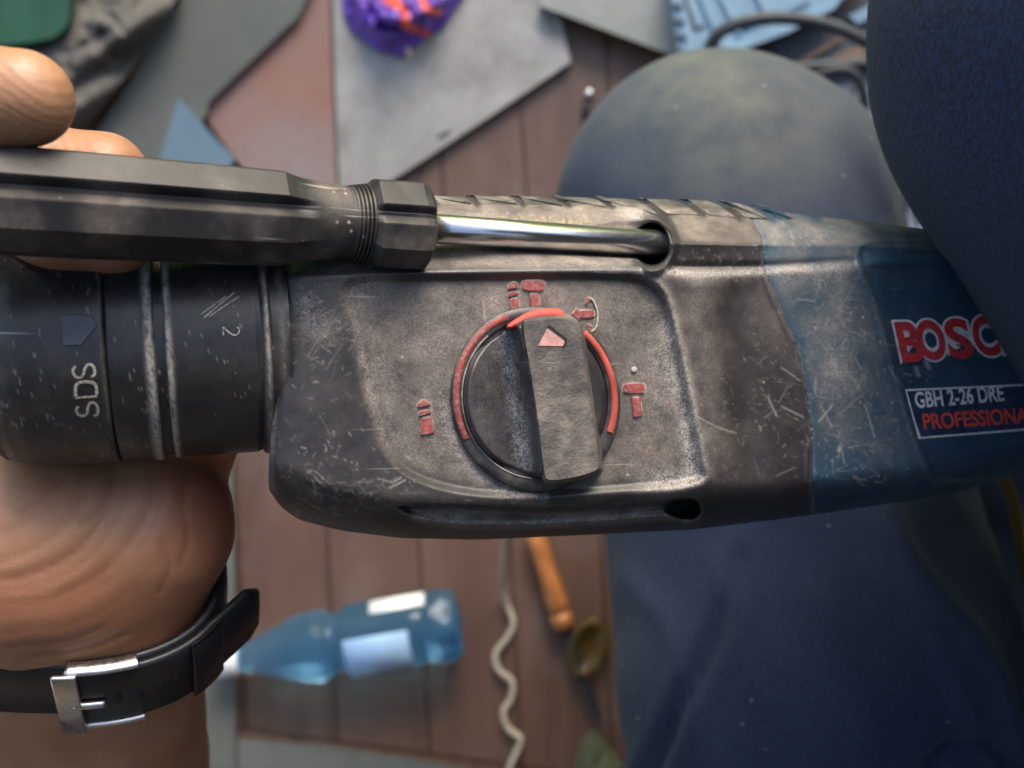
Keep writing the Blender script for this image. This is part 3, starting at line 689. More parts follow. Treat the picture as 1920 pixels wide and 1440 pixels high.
for (cx, cy, rx, ry, a) in ((1230, 690, 30, 60, .35), (1292, 820, 12, 50, .7), (1190, 400, 26, 16, .9), (1080, 500, 130, 8, .35), (1570, 660, 50, 90, .35), (1520, 520, 70, 14, .5), (1550, 440, 70, 14, .45), (600, 610, 40, 30, .4), (570, 560, 25, 20, .4)):
    chalk_and_glint += a * np.exp(-(((UU - cx) / rx) ** 2 + ((VV - cy) / ry) ** 2))
chalk_and_glint *= np.interp(UU, [1330, 1440], [1, .75])
chalk_and_glint = np.clip(chalk_and_glint * (.25 + 1.3 * fbm(np.stack([UU / 34, VV / 34, UU * 0 + 7], -1), 4, 23)), 0, 1) * np.where(hol < 1.25, 0, 1) * np.where(hl < 1.0, 0, 1)
scr = np.zeros_like(UU)
def scratch(x0, y0, x1, y1, wd, a, bow=0.0):
    pts = [((1 - k) * x0 + k * x1 - bow * math.sin(math.pi * k) * (y1 - y0), (1 - k) * y0 + k * y1 + bow * math.sin(math.pi * k) * (x1 - x0)) for k in np.linspace(0, 1, 5)]
    lo = [min(p[i] for p in pts) - 6 for i in (0, 1)]; hi = [max(p[i] for p in pts) + 6 for i in (0, 1)]
    i0, i1 = np.clip([(lo[0] - GU[0]) / 2, (hi[0] - GU[0]) / 2 + 1], 0, len(GU)).astype(int); j0, j1 = np.clip([(lo[1] - GV[0]) / 2, (hi[1] - GV[0]) / 2 + 1], 0, len(GV)).astype(int)
    if i1 <= i0 or j1 <= j0: return
    d = line_d(pts, UU[i0:i1, j0:j1], VV[i0:i1, j0:j1]); scr[i0:i1, j0:j1] = np.maximum(scr[i0:i1, j0:j1], a * np.exp(-(d / wd) ** 2))
def cluster(n, cx, cy, sx, sy, ang, spread, ln, a=(.25, .9)):
    for _ in range(int(n * 2.4)):
        x, y = random.gauss(cx, sx), random.gauss(cy, sy); th_ = R(random.gauss(ang, spread)); l = ln * random.uniform(.12, .45) * (1 + 4 * (random.random() > .9))
        scratch(x, y, x + l * math.cos(th_), y + l * math.sin(th_), random.uniform(.7, 1.3), (a[0] + (a[1] - a[0]) * random.random() ** 2.2) * .75, random.uniform(-.05, .05))
cluster(60, 590, 900, 45, 55, 25, 50, 22); cluster(40, 600, 640, 40, 70, -25, 40, 26); cluster(34, 700, 920, 60, 25, 10, 40, 20)
cluster(70, 1580, 640, 45, 80, 70, 50, 26); cluster(50, 1600, 760, 50, 70, 50, 60, 26); cluster(30, 1600, 880, 60, 30, 10, 60, 16)
cluster(36, 1450, 740, 35, 80, 40, 60, 20); cluster(26, 1350, 780, 30, 80, 20, 60, 24, (.15, .5)); cluster(26, 1540, 440, 60, 18, 60, 50, 14)
cluster(22, 1350, 480, 60, 12, 80, 25, 14); cluster(16, 1000, 945, 160, 6, 0, 12, 30, (.2, .6)); cluster(40, 950, 700, 180, 120, 60, 70, 12, (.1, .35))
cluster(18, 1680, 540, 40, 40, 30, 60, 14, (.15, .5)); cluster(14, 1720, 700, 20, 14, 60, 60, 10)
for a in ((906, 565, 912, 618, 1.4, .7), (870, 652, 890, 650, 2.4, .9), (1308, 780, 1380, 812, 1.3, .6, .05), (1440, 745, 1456, 780, 1.6, .7), (1466, 762, 1506, 782, 1.5, .7), (1536, 790, 1560, 760, 1.6, .8), (1540, 762, 1560, 800, 1.5, .7), (1575, 838, 1573, 846, 3.2, .9), (1622, 760, 1640, 820, 1.5, .6), (1600, 895, 1620, 900, 1.4, .8), (1602, 892, 1618, 910, 1.4, .7), (1640, 903, 1656, 905, 1.5, .8), (1000, 715, 1012, 742, 1.5, .5), (730, 915, 760, 900, 1.6, .8), (735, 905, 752, 896, 1.4, .8), (1735, 676, 1742, 690, 3.5, .8), (1718, 690, 1722, 704, 3.5, .7)):
    scratch(*a)

def smooth_tab(tab, s_):
    x = np.arange(440, 2060.0); y = np.interp(x, [a for a, _ in tab], [b for _, b in tab]); n = int(3 * s_); k = np.exp(-.5 * (np.arange(-n, n + 1) / s_) ** 2); k /= k.sum()
    return list(zip(x, np.convolve(np.pad(y, n, 'edge'), k, 'valid')))
E0, E1 = smooth_tab(E0, 14), smooth_tab(E1, 9); TX = np.array([a for a, _ in E0]); Y0 = np.array([b for _, b in E0]); Y1 = np.array([b for _, b in E1])
def housing(name, ul, ur, nu, nv, mat, Bk):
    tt = np.linspace(0, 1, nv); tt = .72 * tt + .28 * (.5 - .5 * np.cos(np.pi * tt)); ssn = np.linspace(0, 1, nu)
    S, T = np.meshgrid(ssn, tt, indexing='ij')
    ip_ = lambda u_, t_: np.interp(u_, TX, t_)
    u = ul(600 + 0 * S) + S * (ur(600 + 0 * S) - ul(600 + 0 * S))
    for _ in range(4):
        v = ip_(u, Y0) + T * (ip_(u, Y1) - ip_(u, Y0)); u = ul(v) + S * (ur(v) - ul(v))
    v = ip_(u, Y0) + T * (ip_(u, Y1) - ip_(u, Y0))
    top = P(u, v, body(u, v)); a_d = bil(dust_and_light, u, v); a_s = bil(scr, u, v); a_c = bil(chalk_and_glint, u, v)
    nb = 28; ph = np.linspace(0, np.pi, nb + 2)[1:-1]
    ue, ve0, ve1 = u[:, -1:], v[:, :1], v[:, -1:]; us0 = u[:, :1]
    k = (1 - np.cos(ph)) / 2
    ub = ue + (us0 - ue) * k; vb = ve1 + (ve0 - ve1) * k
    d1, d0_ = body(ue, ve1), body(us0, ve0); db = d1 + (d0_ - d1) * k + Bk * np.sin(ph) ** .8
    und = P(ub, vb, db); rings = np.concatenate([top, und], 1)
    at = {'dust': np.concatenate([a_d, np.full(ub.shape, .15)], 1), 'scratch': np.concatenate([a_s, np.zeros(ub.shape)], 1), 'chalk': np.concatenate([a_c, np.zeros(ub.shape)], 1)}
    n, m = rings.shape[:2]; f = grid_faces(n, m, closed_v=True).tolist(); f.append(list(range(m))); f.append(list(range((n - 1) * m, n * m))[::-1])
    return fixn(mesh(name, rings.reshape(-1, 3), f, mat, rh, True, at))
gear = housing('gear_housing', uL, uS, 430, 330, M['gear'], .046)
motor = housing('motor_housing', lambda v: uS(v) + .5, lambda v: 1985 + 0 * v, 220, 300, M['motor'], .040)

# ribs along the upper edge: curved lugs parted by grooves
for k in range(len(ARC) - 1):
    a = np.array(spline(ARC[k], 9)) + (11 if k < 5 else 15, 0); b = np.array(spline(ARC[k + 1], 9)) - (3, 0)
    if k == 8: b = b - np.linspace(20, 40, 9)[:, None] * (1, 0)
    prism('grip_rib', np.vstack([a, b[::-1]]), body, .0007, -.003, M['rib'] if k < 8 else M['motor'], gear if k < 8 else motor, 4, True)
# faded print on the strip
lettering('faded_lettering', 'HAMMER', (925, 415), (190, 16), (2, -20), body, .00006, .0004, simple('faded_print', (.20, .155, .10), .8, var=.5, scale=900), gear, .01)

# selector ring, knob, marks
CX, CY = 1004., 748.
def ring_pts(rad, th_): return CX + rad * .985 * np.cos(th_) + .04 * rad * np.sin(th_), CY + rad * 1.075 * np.sin(th_)
def arc(name, r0, r1, a0, a1, h0, h1, mat, parent, n=80, bev=3.0):
    """a raised arc on the panel; angles in degrees clockwise from the right"""
    t_ = np.radians(np.linspace(a0, a1, n)); rings = []
    prof_ = [(r0, -.002), (r0, h0 * .5), (r0 + bev, h0), (r1 - bev, h1), (r1 - bev * .3, h1 * .6), (r1 + 2, -.002)]
    for rd_, hh in prof_:
        x, y = ring_pts(rd_, t_); rings.append(P(x, y, body(x, y) - hh))
    rr_ = np.array(rings).transpose(1, 0, 2); closed = abs(a1 - a0) >= 359
    if closed:
        rr_ = rr_[:-1]; f = grid_faces(len(rr_), len(prof_), True, True).tolist(); return fixn(mesh(name, rr_.reshape(-1, 3), f, mat, parent, True))
    return loft(name, rr_, mat, parent)
sel = arc('selector_ring', 136, 162, 0, 360, .0012, .0011, M['gear_ring'] if 'gear_ring' in M else worn_plastic('ring_plastic', (.016, .015, .017), .45, False, haze=.4), rh, 160)
arc('red_arc', 144, 158, 152, 252, .0014, .0013, M['red'], sel, 80, 1.5)
arc('red_arc', 144, 158, -50, 23, .0014, .0013, M['redorange'], sel, 80, 1.5)
arc('dust_line', 137.5, 141.5, 95, 232, .0013, .0013, M['ringdust'], sel, 90, .8)
# knob disc with a scooped left side
nr, na = 56, 150
rad = np.linspace(0, 1, nr) ** .8; ang = np.linspace(0, 2 * np.pi, na, endpoint=False); RR, AA = np.meshgrid(rad, ang, indexing='ij')
ku, kv = ring_pts(136 * RR, AA)
bl = np.interp(kv, [590, 740, 900], [972, 1000, 1020]); br = np.interp(kv, [590, 740, 900], [1088, 1110, 1128])
dl = bl - ku
kh = .0028 + 0 * ku
left = dl > 0
scoop = -.0024 * np.exp(-((dl - 48) / 30) ** 2) + .0010 * sstep(80, 125, dl) + .0060 * np.exp(-np.maximum(dl, 0) / 9)
kh = np.where(left, kh + scoop, kh + .0060 * np.exp(-np.clip(np.minimum(-dl, 40), 0, 40) / 9) * (dl > -30))
kh = kh - .0018 * sstep(.93, 1.0, RR)
kf = grid_faces(nr, na, closed_v=True)
base_d = np.median(body(np.array([900., 1100., 1000.]), np.array([700., 700., 620.])))
kd = body(ku, kv)
kn = fbm(np.stack([ku / 22, kv / 40, ku * 0], -1), 4, 61)
k_ch = np.clip((.95 * np.exp(-((dl - 34) / 17) ** 2) * np.interp(kv, [620, 660, 720, 780, 860, 890], [.4, .8, .4, 1, 1.2, .3]) + .12) * left * (.2 + 1.2 * kn), 0, 1)  # pale streak beside the bar: painted highlight along with worn polish
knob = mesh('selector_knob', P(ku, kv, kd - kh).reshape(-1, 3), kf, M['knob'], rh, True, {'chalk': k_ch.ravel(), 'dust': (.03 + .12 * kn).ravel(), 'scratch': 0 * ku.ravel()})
BAR = chaikin([(974, 604), (990, 596), (1040, 592), (1076, 596), (1092, 622), (1102, 690), (1114, 780), (1128, 872), (1122, 887), (1075, 900), (1024, 907), (1016, 888), (1004, 780), (990, 690)], 2)
bar = prism('grip_bar', BAR, body, .0092, .0005, M['bar'], knob, 4.5, False, grow=5)
prism('pointer_triangle', [(1028, 612), (1061, 637), (1057, 649), (1009, 648)], lambda u, v: body(u, v) - .0092, .0001, -.0006, simple('faded_pink_fill', (.50, .26, .24), .6, var=.3, scale=600), bar, 0)
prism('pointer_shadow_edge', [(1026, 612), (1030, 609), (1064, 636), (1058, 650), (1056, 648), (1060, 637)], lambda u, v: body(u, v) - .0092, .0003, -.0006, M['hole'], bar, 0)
prism('pointer_collar', chaikin([(946, 612), (972, 594), (1000, 580), (1046, 577), (1058, 586), (1060, 600), (1012, 604), (984, 610), (955, 620)], 1), body, .0050, -.001, M['redorange'], knob, 5, True)

def mark(name, polys, lab=None):
    """one raised red symbol; each polygon is a piece of it"""
    first = None
    for p_ in polys:
        p_ = np.asarray(p_, float); c_ = p_.mean(0)
        g_ = c_ + (p_ - c_) * (1 + 3.6 / np.maximum(np.hypot(*(p_ - c_).T), 4))[:, None]
        o = prism(name if first is None else 'symbol_piece', p_, body, .00045, -.0015, M['red'], first or rh, 1.0)
        prism('dusty_surround', chaikin(g_, 1), body, .00012, -.001, M['ringdust'], o if first is None else first, .6)
        if first is None: first = o
mark('hammer_symbol', [chaikin([(979, 530), (985, 526), (1016, 526), (1021, 530), (1021, 543), (1014, 546), (988, 545), (979, 541)], 1), [(992, 552), (1010, 551), (1012, 574), (996, 576)]])
mark('drill_bit_symbol', [[(954, 533), (963, 529), (970, 532), (970, 540), (954, 542)], [(954, 550), (970, 546), (971, 552), (955, 557)], [(955, 562), (972, 559), (975, 584), (958, 587)]])
mark('hammer_symbol', [chaikin([(1169, 722), (1180, 719), (1204, 719), (1209, 722), (1209, 736), (1202, 738), (1176, 738), (1169, 734)], 1), [(1184, 746), (1201, 745), (1204, 780), (1188, 782)]])
mark('drill_bit_symbol', [[(784, 757), (794, 750), (806, 756), (806, 760), (785, 764)], [(786, 771), (807, 768), (808, 774), (787, 781)], [(788, 785), (810, 782), (813, 812), (790, 816)]])
mark('arrow_symbol', [[(1072, 590), (1084, 577), (1085, 583), (1113, 581), (1114, 595), (1087, 597), (1087, 601)], [(1097, 568), (1102, 556), (1108, 563), (1104, 566), (1100, 572)], [(1100, 606), (1112, 614), (1108, 622), (1101, 616)]])
arcp = spline([(1101, 558), (1110, 560), (1118, 575), (1121, 592), (1118, 612), (1111, 620), (1106, 620)], 26); d_ = np.gradient(arcp, axis=0); d_ /= np.linalg.norm(d_, axis=1)[:, None]; nn_ = np.stack([-d_[:, 1], d_[:, 0]], -1)
prism('curved_arrow_line', np.vstack([arcp + nn_ * 1.6, (arcp - nn_ * 1.6)[::-1]]), body, .0004, -.001, M['engrave'], rh, 0)
k_ = np.linspace(0, 2 * np.pi, 20, endpoint=False)
prism('white_dot', np.stack([1189 + 5.5 * np.cos(k_), 693 + 6 * np.sin(k_)], -1), body, .0004, -.001, M['chalkdot'], rh, 2, True)

# brand letters, nameplate
field = lambda u, v: body(u, v)
for ch, (u, v), wd in (('B', (1693, 680), 44), ('O', (1728, 677), 52), ('S', (1783, 674), 46), ('C', (1833, 669), 46), ('H', (1884, 664), 48)):
    ex = (wd, -wd * .055); ey = (-17, -76)
    wl = lettering('letter_outline', ch, (u - 4, v + 4), (wd + 9, -wd * .055), (-18, -84), field, .00015, .001, M['brandwhite'], motor, .10)
    lettering('letter_face', ch, (u, v), ex, ey, field, .00055, .0005, M['brandred'], wl, .035)
PL = lambda k, l: None
def quad(i): return np.array([(1697 + i, 730 + i * .9), (2010, 716 + i), (2010, 800 - i), (1722 + i * .6, 823 - i)], float)
np_ = prism('nameplate', chaikin(np.insert(quad(0), 1, [(1800, 724), (1900, 719)], 0), 1), field, .0003, -.002, M['platewhite'], motor, 0)
def tess(name, poly, surf, lift, mat, parent, step=8.0):
    """thin plate following the curved field"""
    poly = np.asarray(poly, float); n1, n2 = 40, 12
    a, b, c, d = poly; S, T = np.meshgrid(np.linspace(0, 1, n1), np.linspace(0, 1, n2), indexing='ij'); S, T = S[..., None], T[..., None]
    q = a * (1 - S) * (1 - T) + b * S * (1 - T) + c * S * T + d * (1 - S) * T; u, v = q[..., 0], q[..., 1]
    top = P(u, v, surf(u, v) - lift).reshape(-1, 3); bot = P(u, v, surf(u, v) + .001).reshape(-1, 3); f = grid_faces(n1, n2).tolist()
    nn2 = n1 * n2; f += [[x + nn2 for x in g[::-1]] for g in f]
    ed = [i * n2 for i in range(n1)] + [(n1 - 1) * n2 + j for j in range(1, n2)] + [i * n2 + n2 - 1 for i in range(n1 - 2, -1, -1)] + [j for j in range(n2 - 2, 0, -1)]
    f += [[ed[k], ed[(k + 1) % len(ed)], ed[(k + 1) % len(ed)] + nn2, ed[k] + nn2] for k in range(len(ed))]
    return fixn(mesh(name, np.vstack([top, bot]), f, mat, parent, False))
bpy.data.objects.remove(np_)
plate = tess('nameplate', quad(0), field, .00025, M['platewhite'], motor)
tess('plate_field', quad(3.6), field, .00035, M['plateblue'], plate)
lettering('model_lettering', 'GBH 2-26 DRE', (1718, 766), (166, -14), (-5, -31), field, .00045, .0003, M['platewhite'], plate, .022)
lettering('grade_lettering', 'PROFESSIONAL', (1733, 806), (212, -14), (-5, -30), field, .00045, .0003, M['platered'], plate, .022)

# chuck: sleeves turned about the leaning axis
VC = lambda u: 660 - .046 * np.asarray(u, float)
A0 = P(0, VC(0), dax(0.)); A1 = P(520, VC(520), dax(520.)); AX = (A1 - A0) / np.linalg.norm(A1 - A0); aF = axis_frame(AX)
def along(u): return float((P(u, VC(u), dax(u)) - A0) @ AX)
def rad_m(rp, u): return rp * float(px(u)) * .985
TH = np.linspace(0, 2 * np.pi, 200, endpoint=False)
CHP = []
lines = lambda u: np.maximum(np.maximum(np.exp(-((u - 291) / 6.5) ** 2), np.exp(-((u - 323) / 4.5) ** 2)), .6 * np.exp(-((u - 490) / 3.0) ** 2))
def turned(name, prof_, parent, mat, dustf, sub=2.5):
    pr2 = []
    for (ua, ra), (ub, rb) in zip(prof_[:-1], prof_[1:]):
        k = max(1, int(abs(ub - ua) / sub)); pr2 += [(ua + (ub - ua) * i / k, ra + (rb - ra) * i / k) for i in range(k)]
    pr2.append(prof_[-1]); dirs = np.cos(TH)[:, None] * aF[1] + np.sin(TH)[:, None] * aF[2]
    rings = np.array([A0 + along(u) * AX + rad_m(r_, u) * dirs for u, r_ in pr2])
    us = np.repeat([u for u, _ in pr2], len(TH)); ts = np.tile(TH, len(pr2))
    d_ = dustf(us, ts)
    nz = fbm(np.stack([us / 9, ts * 20, us * 0], -1), 3, 4)
    sc_n = ((fbm(np.stack([us / 16, ts * 14, us * 0 + 5], -1), 2, 6) > .70) & (vnoise(np.stack([us / 2.5, ts * 22, us * 0], -1), 3) > .80)) * .45
    sc_n = np.maximum(sc_n, .95 * lines(us) * (fbm(np.stack([us / 3, ts * 40, us * 0 + 9], -1), 3, 14) > .40))
    return loft(name, rings, mat, parent, True, {'dust': np.clip(d_ * (.5 + nz), 0, 1), 'scratch': sc_n})
g = lambda u, c, s_: np.exp(-((u - c) / s_) ** 2)
locking = turned('locking_sleeve', [(-40, 60), (-38, 170), (-20, 190), (2, 203), (6, 207), (10, 204), (30, 213), (60, 218), (150, 221), (205, 221), (213, 219), (217, 212)], rh, M['chuck'],
       lambda u, t_: .10 + .5 * g(u, 6, 5) + .3 * g(u, 212, 3) + .15 * g(u, 40, 20))
turned('sleeve_collar', [(215, 150), (217, 212), (221, 216), (250, 217), (278, 216), (284, 219), (296, 219), (300, 214), (300, 150)], rh, M['chuck'], lambda u, t_: .06 + 1.1 * g(u, 291, 7))
turned('dark_gap_ring', [(298, 150), (298, 209), (318, 209), (318, 150)], rh, M['chuck'], lambda u, t_: .03 + 0 * u)
clamp = turned('clamping_collar', [(317, 150), (317, 210), (319, 215), (326, 216), (334, 214.5), (400, 213.5), (470, 212), (476, 209), (481, 208), (483, 213), (487, 216), (493, 216), (496, 212), (498, 206), (530, 205), (530, 150)], rh, M['chuck'],
       lambda u, t_: .08 + 1.0 * g(u, 324, 5.5) + .6 * g(u, 490, 4) + .3 * g(u, 516, 6))
def cyl_depth(rp_of_u):
    """depth of the turned surface along the view ray of a pixel"""
    def fn(u, v):
        u, v = np.asarray(u, float), np.asarray(v, float)
        dr = np.stack([(u - 960) / F, (720 - v) / F, -np.ones_like(u)], -1); o = np.array([0, 0, CZ]) - A0
        r_ = rp_of_u(u); dp = dr - (dr @ AX)[..., None] * AX; op = o - (o @ AX) * AX
        a = (dp * dp).sum(-1); b = 2 * (dp @ op); c = op @ op - r_ ** 2
        return (-b - np.sqrt(np.maximum(b * b - 4 * a * c, 0))) / (2 * a)
    return fn
s1 = cyl_depth(lambda u: np.array([rad_m(np.interp(x, [10, 30, 60, 150, 205, 213], [204, 213, 218, 221, 221, 219]), x) + .00012 for x in np.ravel(u)]).reshape(np.shape(u)))
for ch, vb, sk in (('S', 711, 0), ('D', 748, 4), ('S', 783, 6)):
    lettering('engraved_letter', ch, (180 + sk, vb), (0, -29), (-43, 1), s1, .00004, .0004, M['engrave'], locking, -.006) if False else None
# dusty engraved SDS and 2: strokes of the letters, read from bottom to top
def stroke(name, pts, wd, surf, parent, mat='engrave', n=40):
    p_ = spline(pts, n) if len(pts) > 2 else np.linspace(pts[0], pts[1], n); d2 = np.gradient(p_, axis=0); d2 /= np.linalg.norm(d2, axis=1)[:, None] + 1e-9
    n2 = np.stack([-d2[:, 1], d2[:, 0]], -1); a, b = p_ + n2 * wd, p_ - n2 * wd
    t_ = P(a[:, 0], a[:, 1], surf(a[:, 0], a[:, 1]) - .00006); t2_ = P(b[:, 0], b[:, 1], surf(b[:, 0], b[:, 1]) - .00006)
    a3 = P(a[:, 0], a[:, 1], surf(a[:, 0], a[:, 1]) + .0004); b3 = P(b[:, 0], b[:, 1], surf(b[:, 0], b[:, 1]) + .0004)
    return loft(name, np.stack([t_, t2_, b3, a3], 1), M[mat], parent, False)
stroke('engraved_letter', [(142, 686), (137, 693), (139, 703), (147, 708), (155, 704), (159, 692), (164, 684), (172, 684), (177, 692), (177, 702), (171, 707)], 2.6, s1, locking)
stroke('engraved_letter', [(143, 743), (141, 733), (143, 722), (150, 717), (160, 716), (172, 717), (179, 722), (181, 733), (181, 742)], 3.0, s1, locking)
stroke('engraved_letter', [(142, 746), (182, 743)], 2.0, s1, locking)
stroke('engraved_letter', [(147, 762), (143, 768), (146, 776), (155, 780), (163, 775), (165, 763), (171, 755), (180, 758), (184, 768), (182, 777), (176, 780)], 2.6, s1, locking)
s2 = cyl_depth(lambda u: np.array([rad_m(np.interp(x, [334, 400, 470], [214.5, 213.5, 212]), x) + .0001 for x in np.ravel(u)]).reshape(np.shape(u)))
stroke('engraved_number', [(419, 628), (418, 613)], 1.2, s2, clamp)
stroke('engraved_number', [(419, 613), (428, 622), (438, 628), (446, 626), (449, 619), (445, 613)], 1.2, s2, clamp)
prism('arrow_mark', [(116, 590), (118, 648), (152, 648), (182, 612), (174, 594), (150, 588)], s1, .00025, -.0005, worn_plastic('smooth_arrow_plastic', (.030, .032, .042), .28, False, haze=.1), locking, 1.5)
# yellowed scuff across the collar
for a, b in (((382, 596), (440, 548)), ((392, 594), (448, 556)), ((376, 590), (424, 556))):
    stroke('scuff', [a, ((a[0] + b[0]) / 2 + 2, (a[1] + b[1]) / 2 - 2), b], 1.6, s2, clamp)

# ------------------------------------------------------------------ screwdriver
S0 = P(-160, VS(-160), dsd(-160.)); S1 = P(1262, VS(1262), dsd(1262.)); SX = (S1 - S0) / np.linalg.norm(S1 - S0); sF = axis_frame(SX)
salong = lambda u: float((P(u, VS(u), dsd(u)) - S0) @ SX)
srad = lambda rp, u: rp * float(dsd(u)) / F * .99
sdv = thing('screwdriver', 'screwdriver with fluted charcoal handle and chrome shank resting across the chuck', 'screwdriver', P(400, 395, dsd(400.) + .01))
sgn2 = 1 if sF[2][1] > 0 else -1
def fluted(name, stations, mat, parent, n=192):
    """stations: (u, radius px, flute depth px, squareness)"""
    th_ = np.linspace(0, 2 * np.pi, n, endpoint=False); rings = []
    f0 = sgn2 * R(9)
    for u, r_, fd_, sq in stations:
        w_ = (th_ - f0 + np.pi / 4) % (np.pi / 2) - np.pi / 4          # angle from the nearest flute
        flat = 1 / np.cos((th_ - f0) % (np.pi / 4) - np.pi / 8) * math.cos(math.pi / 8)   # eight flats
        base = (1 - sq) + sq * flat
        x = np.degrees(w_) * sgn2
        # asymmetric groove: steep upper wall, long shallow lower wall
        groove = np.where(x > 0, np.clip(1 - x / 9.0, 0, 1), np.clip(1 + x / 15.0, 0, 1))
        rad_ = r_ * base - fd_ * np.minimum(groove * 1.25, 1)
        m = rad_ * float(dsd(u)) / F * .99
        rings.append(S0 + salong(u) * SX + m[:, None] * (np.cos(th_)[:, None] * sF[1] + np.sin(th_)[:, None] * sF[2]))
    return loft(name, rings, mat, parent, False)
hd = fluted('handle', [(-158, 70, 0, 1), (-150, 104, 20, 1), (-100, 112, 26, 1), (0, 112, 27, 1), (150, 108.5, 26, 1), (300, 104, 25, 1), (480, 98, 24, 1), (522, 96.5, 22, 1), (540, 90, 17, .9), (560, 83, 9, .6), (580, 78, 2, .3), (600, 74, 0, .1), (630, 70.5, 0, 0), (648, 69, 0, 0), (652, 69, 0, 0)], M['handle'], sdv)
st = [(646, 69.5, 0, 0)]
for k in range(5): st += [(650 + k * 7, 68, 0, 0), (652 + k * 7, 71 + k * 1.2, 0, 0), (655 + k * 7, 71.5 + k * 1.2, 0, 0), (656.5 + k * 7, 67.5, 0, 0)]
fluted('thread', st + [(688, 72, 0, 0)], M['handle'], sdv)
fluted('handle_collar', [(681, 60, 0, 0), (682, 74, 2, .5), (694, 90, 16, 1), (698, 92, 17, 1), (740, 92, 17, 1), (774, 92, 17, 1), (786, 88, 15, .8), (793, 78, 8, .4), (795, 40, 0, 0), (795, 26, 0, 0)], M['handle'], sdv)
lathe('shank', [(salong(770), srad(28, 815)), (salong(1000), srad(28, 815)), (salong(1256), srad(28, 815)), (salong(1262), srad(26, 815))], S0, SX, M['chrome'], sdv, 48)

# ------------------------------------------------------------------ the person: hand and forearm, trousers
pe = thing('person', 'crouching person in dark trousers holding the drill and screwdriver in one bare hand', 'person', (.20, -.35, 0))
WC = np.array([-.0978, -.0462, CZ - .222]); WA = np.array([.18, .72, .67]); WA /= np.linalg.norm(WA); EX0 = np.array([1., 0, 0]) - WA * WA[0]; EX0 /= np.linalg.norm(EX0); WF = np.cross(EX0, WA); WF *= np.sign(WF[2])
RO = R(-5); EX = EX0 * math.cos(RO) + WF * math.sin(RO); WF = WF * math.cos(RO) - EX0 * math.sin(RO); wx = .0112 * EX; FX = np.array([-.006, 0, 0])
fore = [(WC + wx + WA * .004, WC + wx * 1.15 - WA * .16 + FX, .0174, .0215), (WC - wx + WA * .004, WC - wx * 1.15 - WA * .16 + FX, .0174, .0215), (WC - WA * .16 + FX, WC + WA * .004, .0205, .0175)]
palm = [(WC + wx + WA * .004, pt(274, 985, .214), .0185, .0165), (pt(274, 985, .214), pt(296, 840, .236), .0165, .0145),
        (WC - wx * .3, pt(90, 1020, .213), .0200, .0250), (pt(90, 1020, .213), pt(70, 800, .246), .0250, .0185), (WC - wx, pt(-60, 1030, .215), .0190, .0230), (pt(-60, 1030, .215), pt(-110, 760, .246), .0230, .0175),
        (pt(-110, 760, .246), pt(260, 800, .246), .0170, .0150), (pt(70, 800, .246), pt(-70, 600, .246), .0180, .0130)]
fing = [[(pt(-90, 640, .244), .0125), (pt(-280, 430, .212), .0098), (pt(-150, 235, .166), .0086), (pt(-40, 190, .157), .0080), (pt(46, 184, .1565), .0073)],
        [(pt(-60, 640, .246), .0125), (pt(-220, 430, .220), .0098), (pt(-80, 320, .188), .0086), (pt(80, 322, .183), .0082), (pt(200, 330, .182), .0077)],
        [(pt(-40, 650, .246), .0120), (pt(-180, 480, .224), .0092), (pt(-60, 455, .188), .0080), (pt(120, 452, .178), .0065), (pt(222, 455, .177), .0058)],
        [(pt(60, 660, .248), .0110), (pt(-60, 480, .242), .0085), (pt(60, 400, .226), .0075), (pt(160, 395, .220), .0068)],
        [(pt(300, 880, .232), .0140), (pt(380, 760, .246), .0118), (pt(440, 640, .250), .0105), (pt(450, 560, .246), .0088)]]
def hand_sd(p):
    d = None
    for a, b, ra, rb in fore + palm:
        c = cone_sd(p, a, b, ra, rb); d = c if d is None else smin(d, c, .007)
    f_ = None
    for ch in fing:
        g_ = None
        for (a, ra), (b, rb) in zip(ch[:-1], ch[1:]):
            c = cone_sd(p, a, b, ra, rb); g_ = c if g_ is None else smin(g_, c, .003)
        f_ = g_ if f_ is None else np.minimum(f_, g_)
    return smin(d, f_, .006)
HV, HF = surface_nets(hand_sd, np.array([-.175, -.200, .56]), np.array([-.040, .075, .765]), .00105)
HV = relax(HV, HF, 3, .5); HN = vnormals(HV, HF)
hu, hv, hd_ = proj(HV)
front = sstep(-.1, .4, HN[:, 2])
nz = fbm(np.stack([hu / 90, hv / 90, hu * 0], -1), 3, 12)
sm_n = vnoise(np.stack([hu / 170, hv / 170, hu * 0], -1), 12)
rho = np.hypot((hu + 60) / 1.0, (hv - 868) * 1.12) + 60 * (sm_n - .5) + 16 * (vnoise(np.stack([hu / 70, hv / 70, hu * 0 + 2], -1), 19) - .5)
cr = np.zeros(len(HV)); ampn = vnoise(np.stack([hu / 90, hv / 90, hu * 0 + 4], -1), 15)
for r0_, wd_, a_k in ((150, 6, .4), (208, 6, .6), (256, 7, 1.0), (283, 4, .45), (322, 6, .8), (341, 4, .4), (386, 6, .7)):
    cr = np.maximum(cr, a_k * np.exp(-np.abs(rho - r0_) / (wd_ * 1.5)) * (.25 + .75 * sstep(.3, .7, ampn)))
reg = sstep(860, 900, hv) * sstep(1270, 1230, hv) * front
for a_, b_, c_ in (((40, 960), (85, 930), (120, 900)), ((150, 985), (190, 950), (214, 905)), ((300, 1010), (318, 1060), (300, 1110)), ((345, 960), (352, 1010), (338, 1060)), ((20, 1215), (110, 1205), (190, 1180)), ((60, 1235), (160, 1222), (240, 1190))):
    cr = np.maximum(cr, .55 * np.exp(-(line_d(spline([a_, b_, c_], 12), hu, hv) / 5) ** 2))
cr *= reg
HV = HV - HN * (cr * .00062)[:, None] + HN * ((vnoise(HV * 110, 31) - .5) * .0007)[:, None]
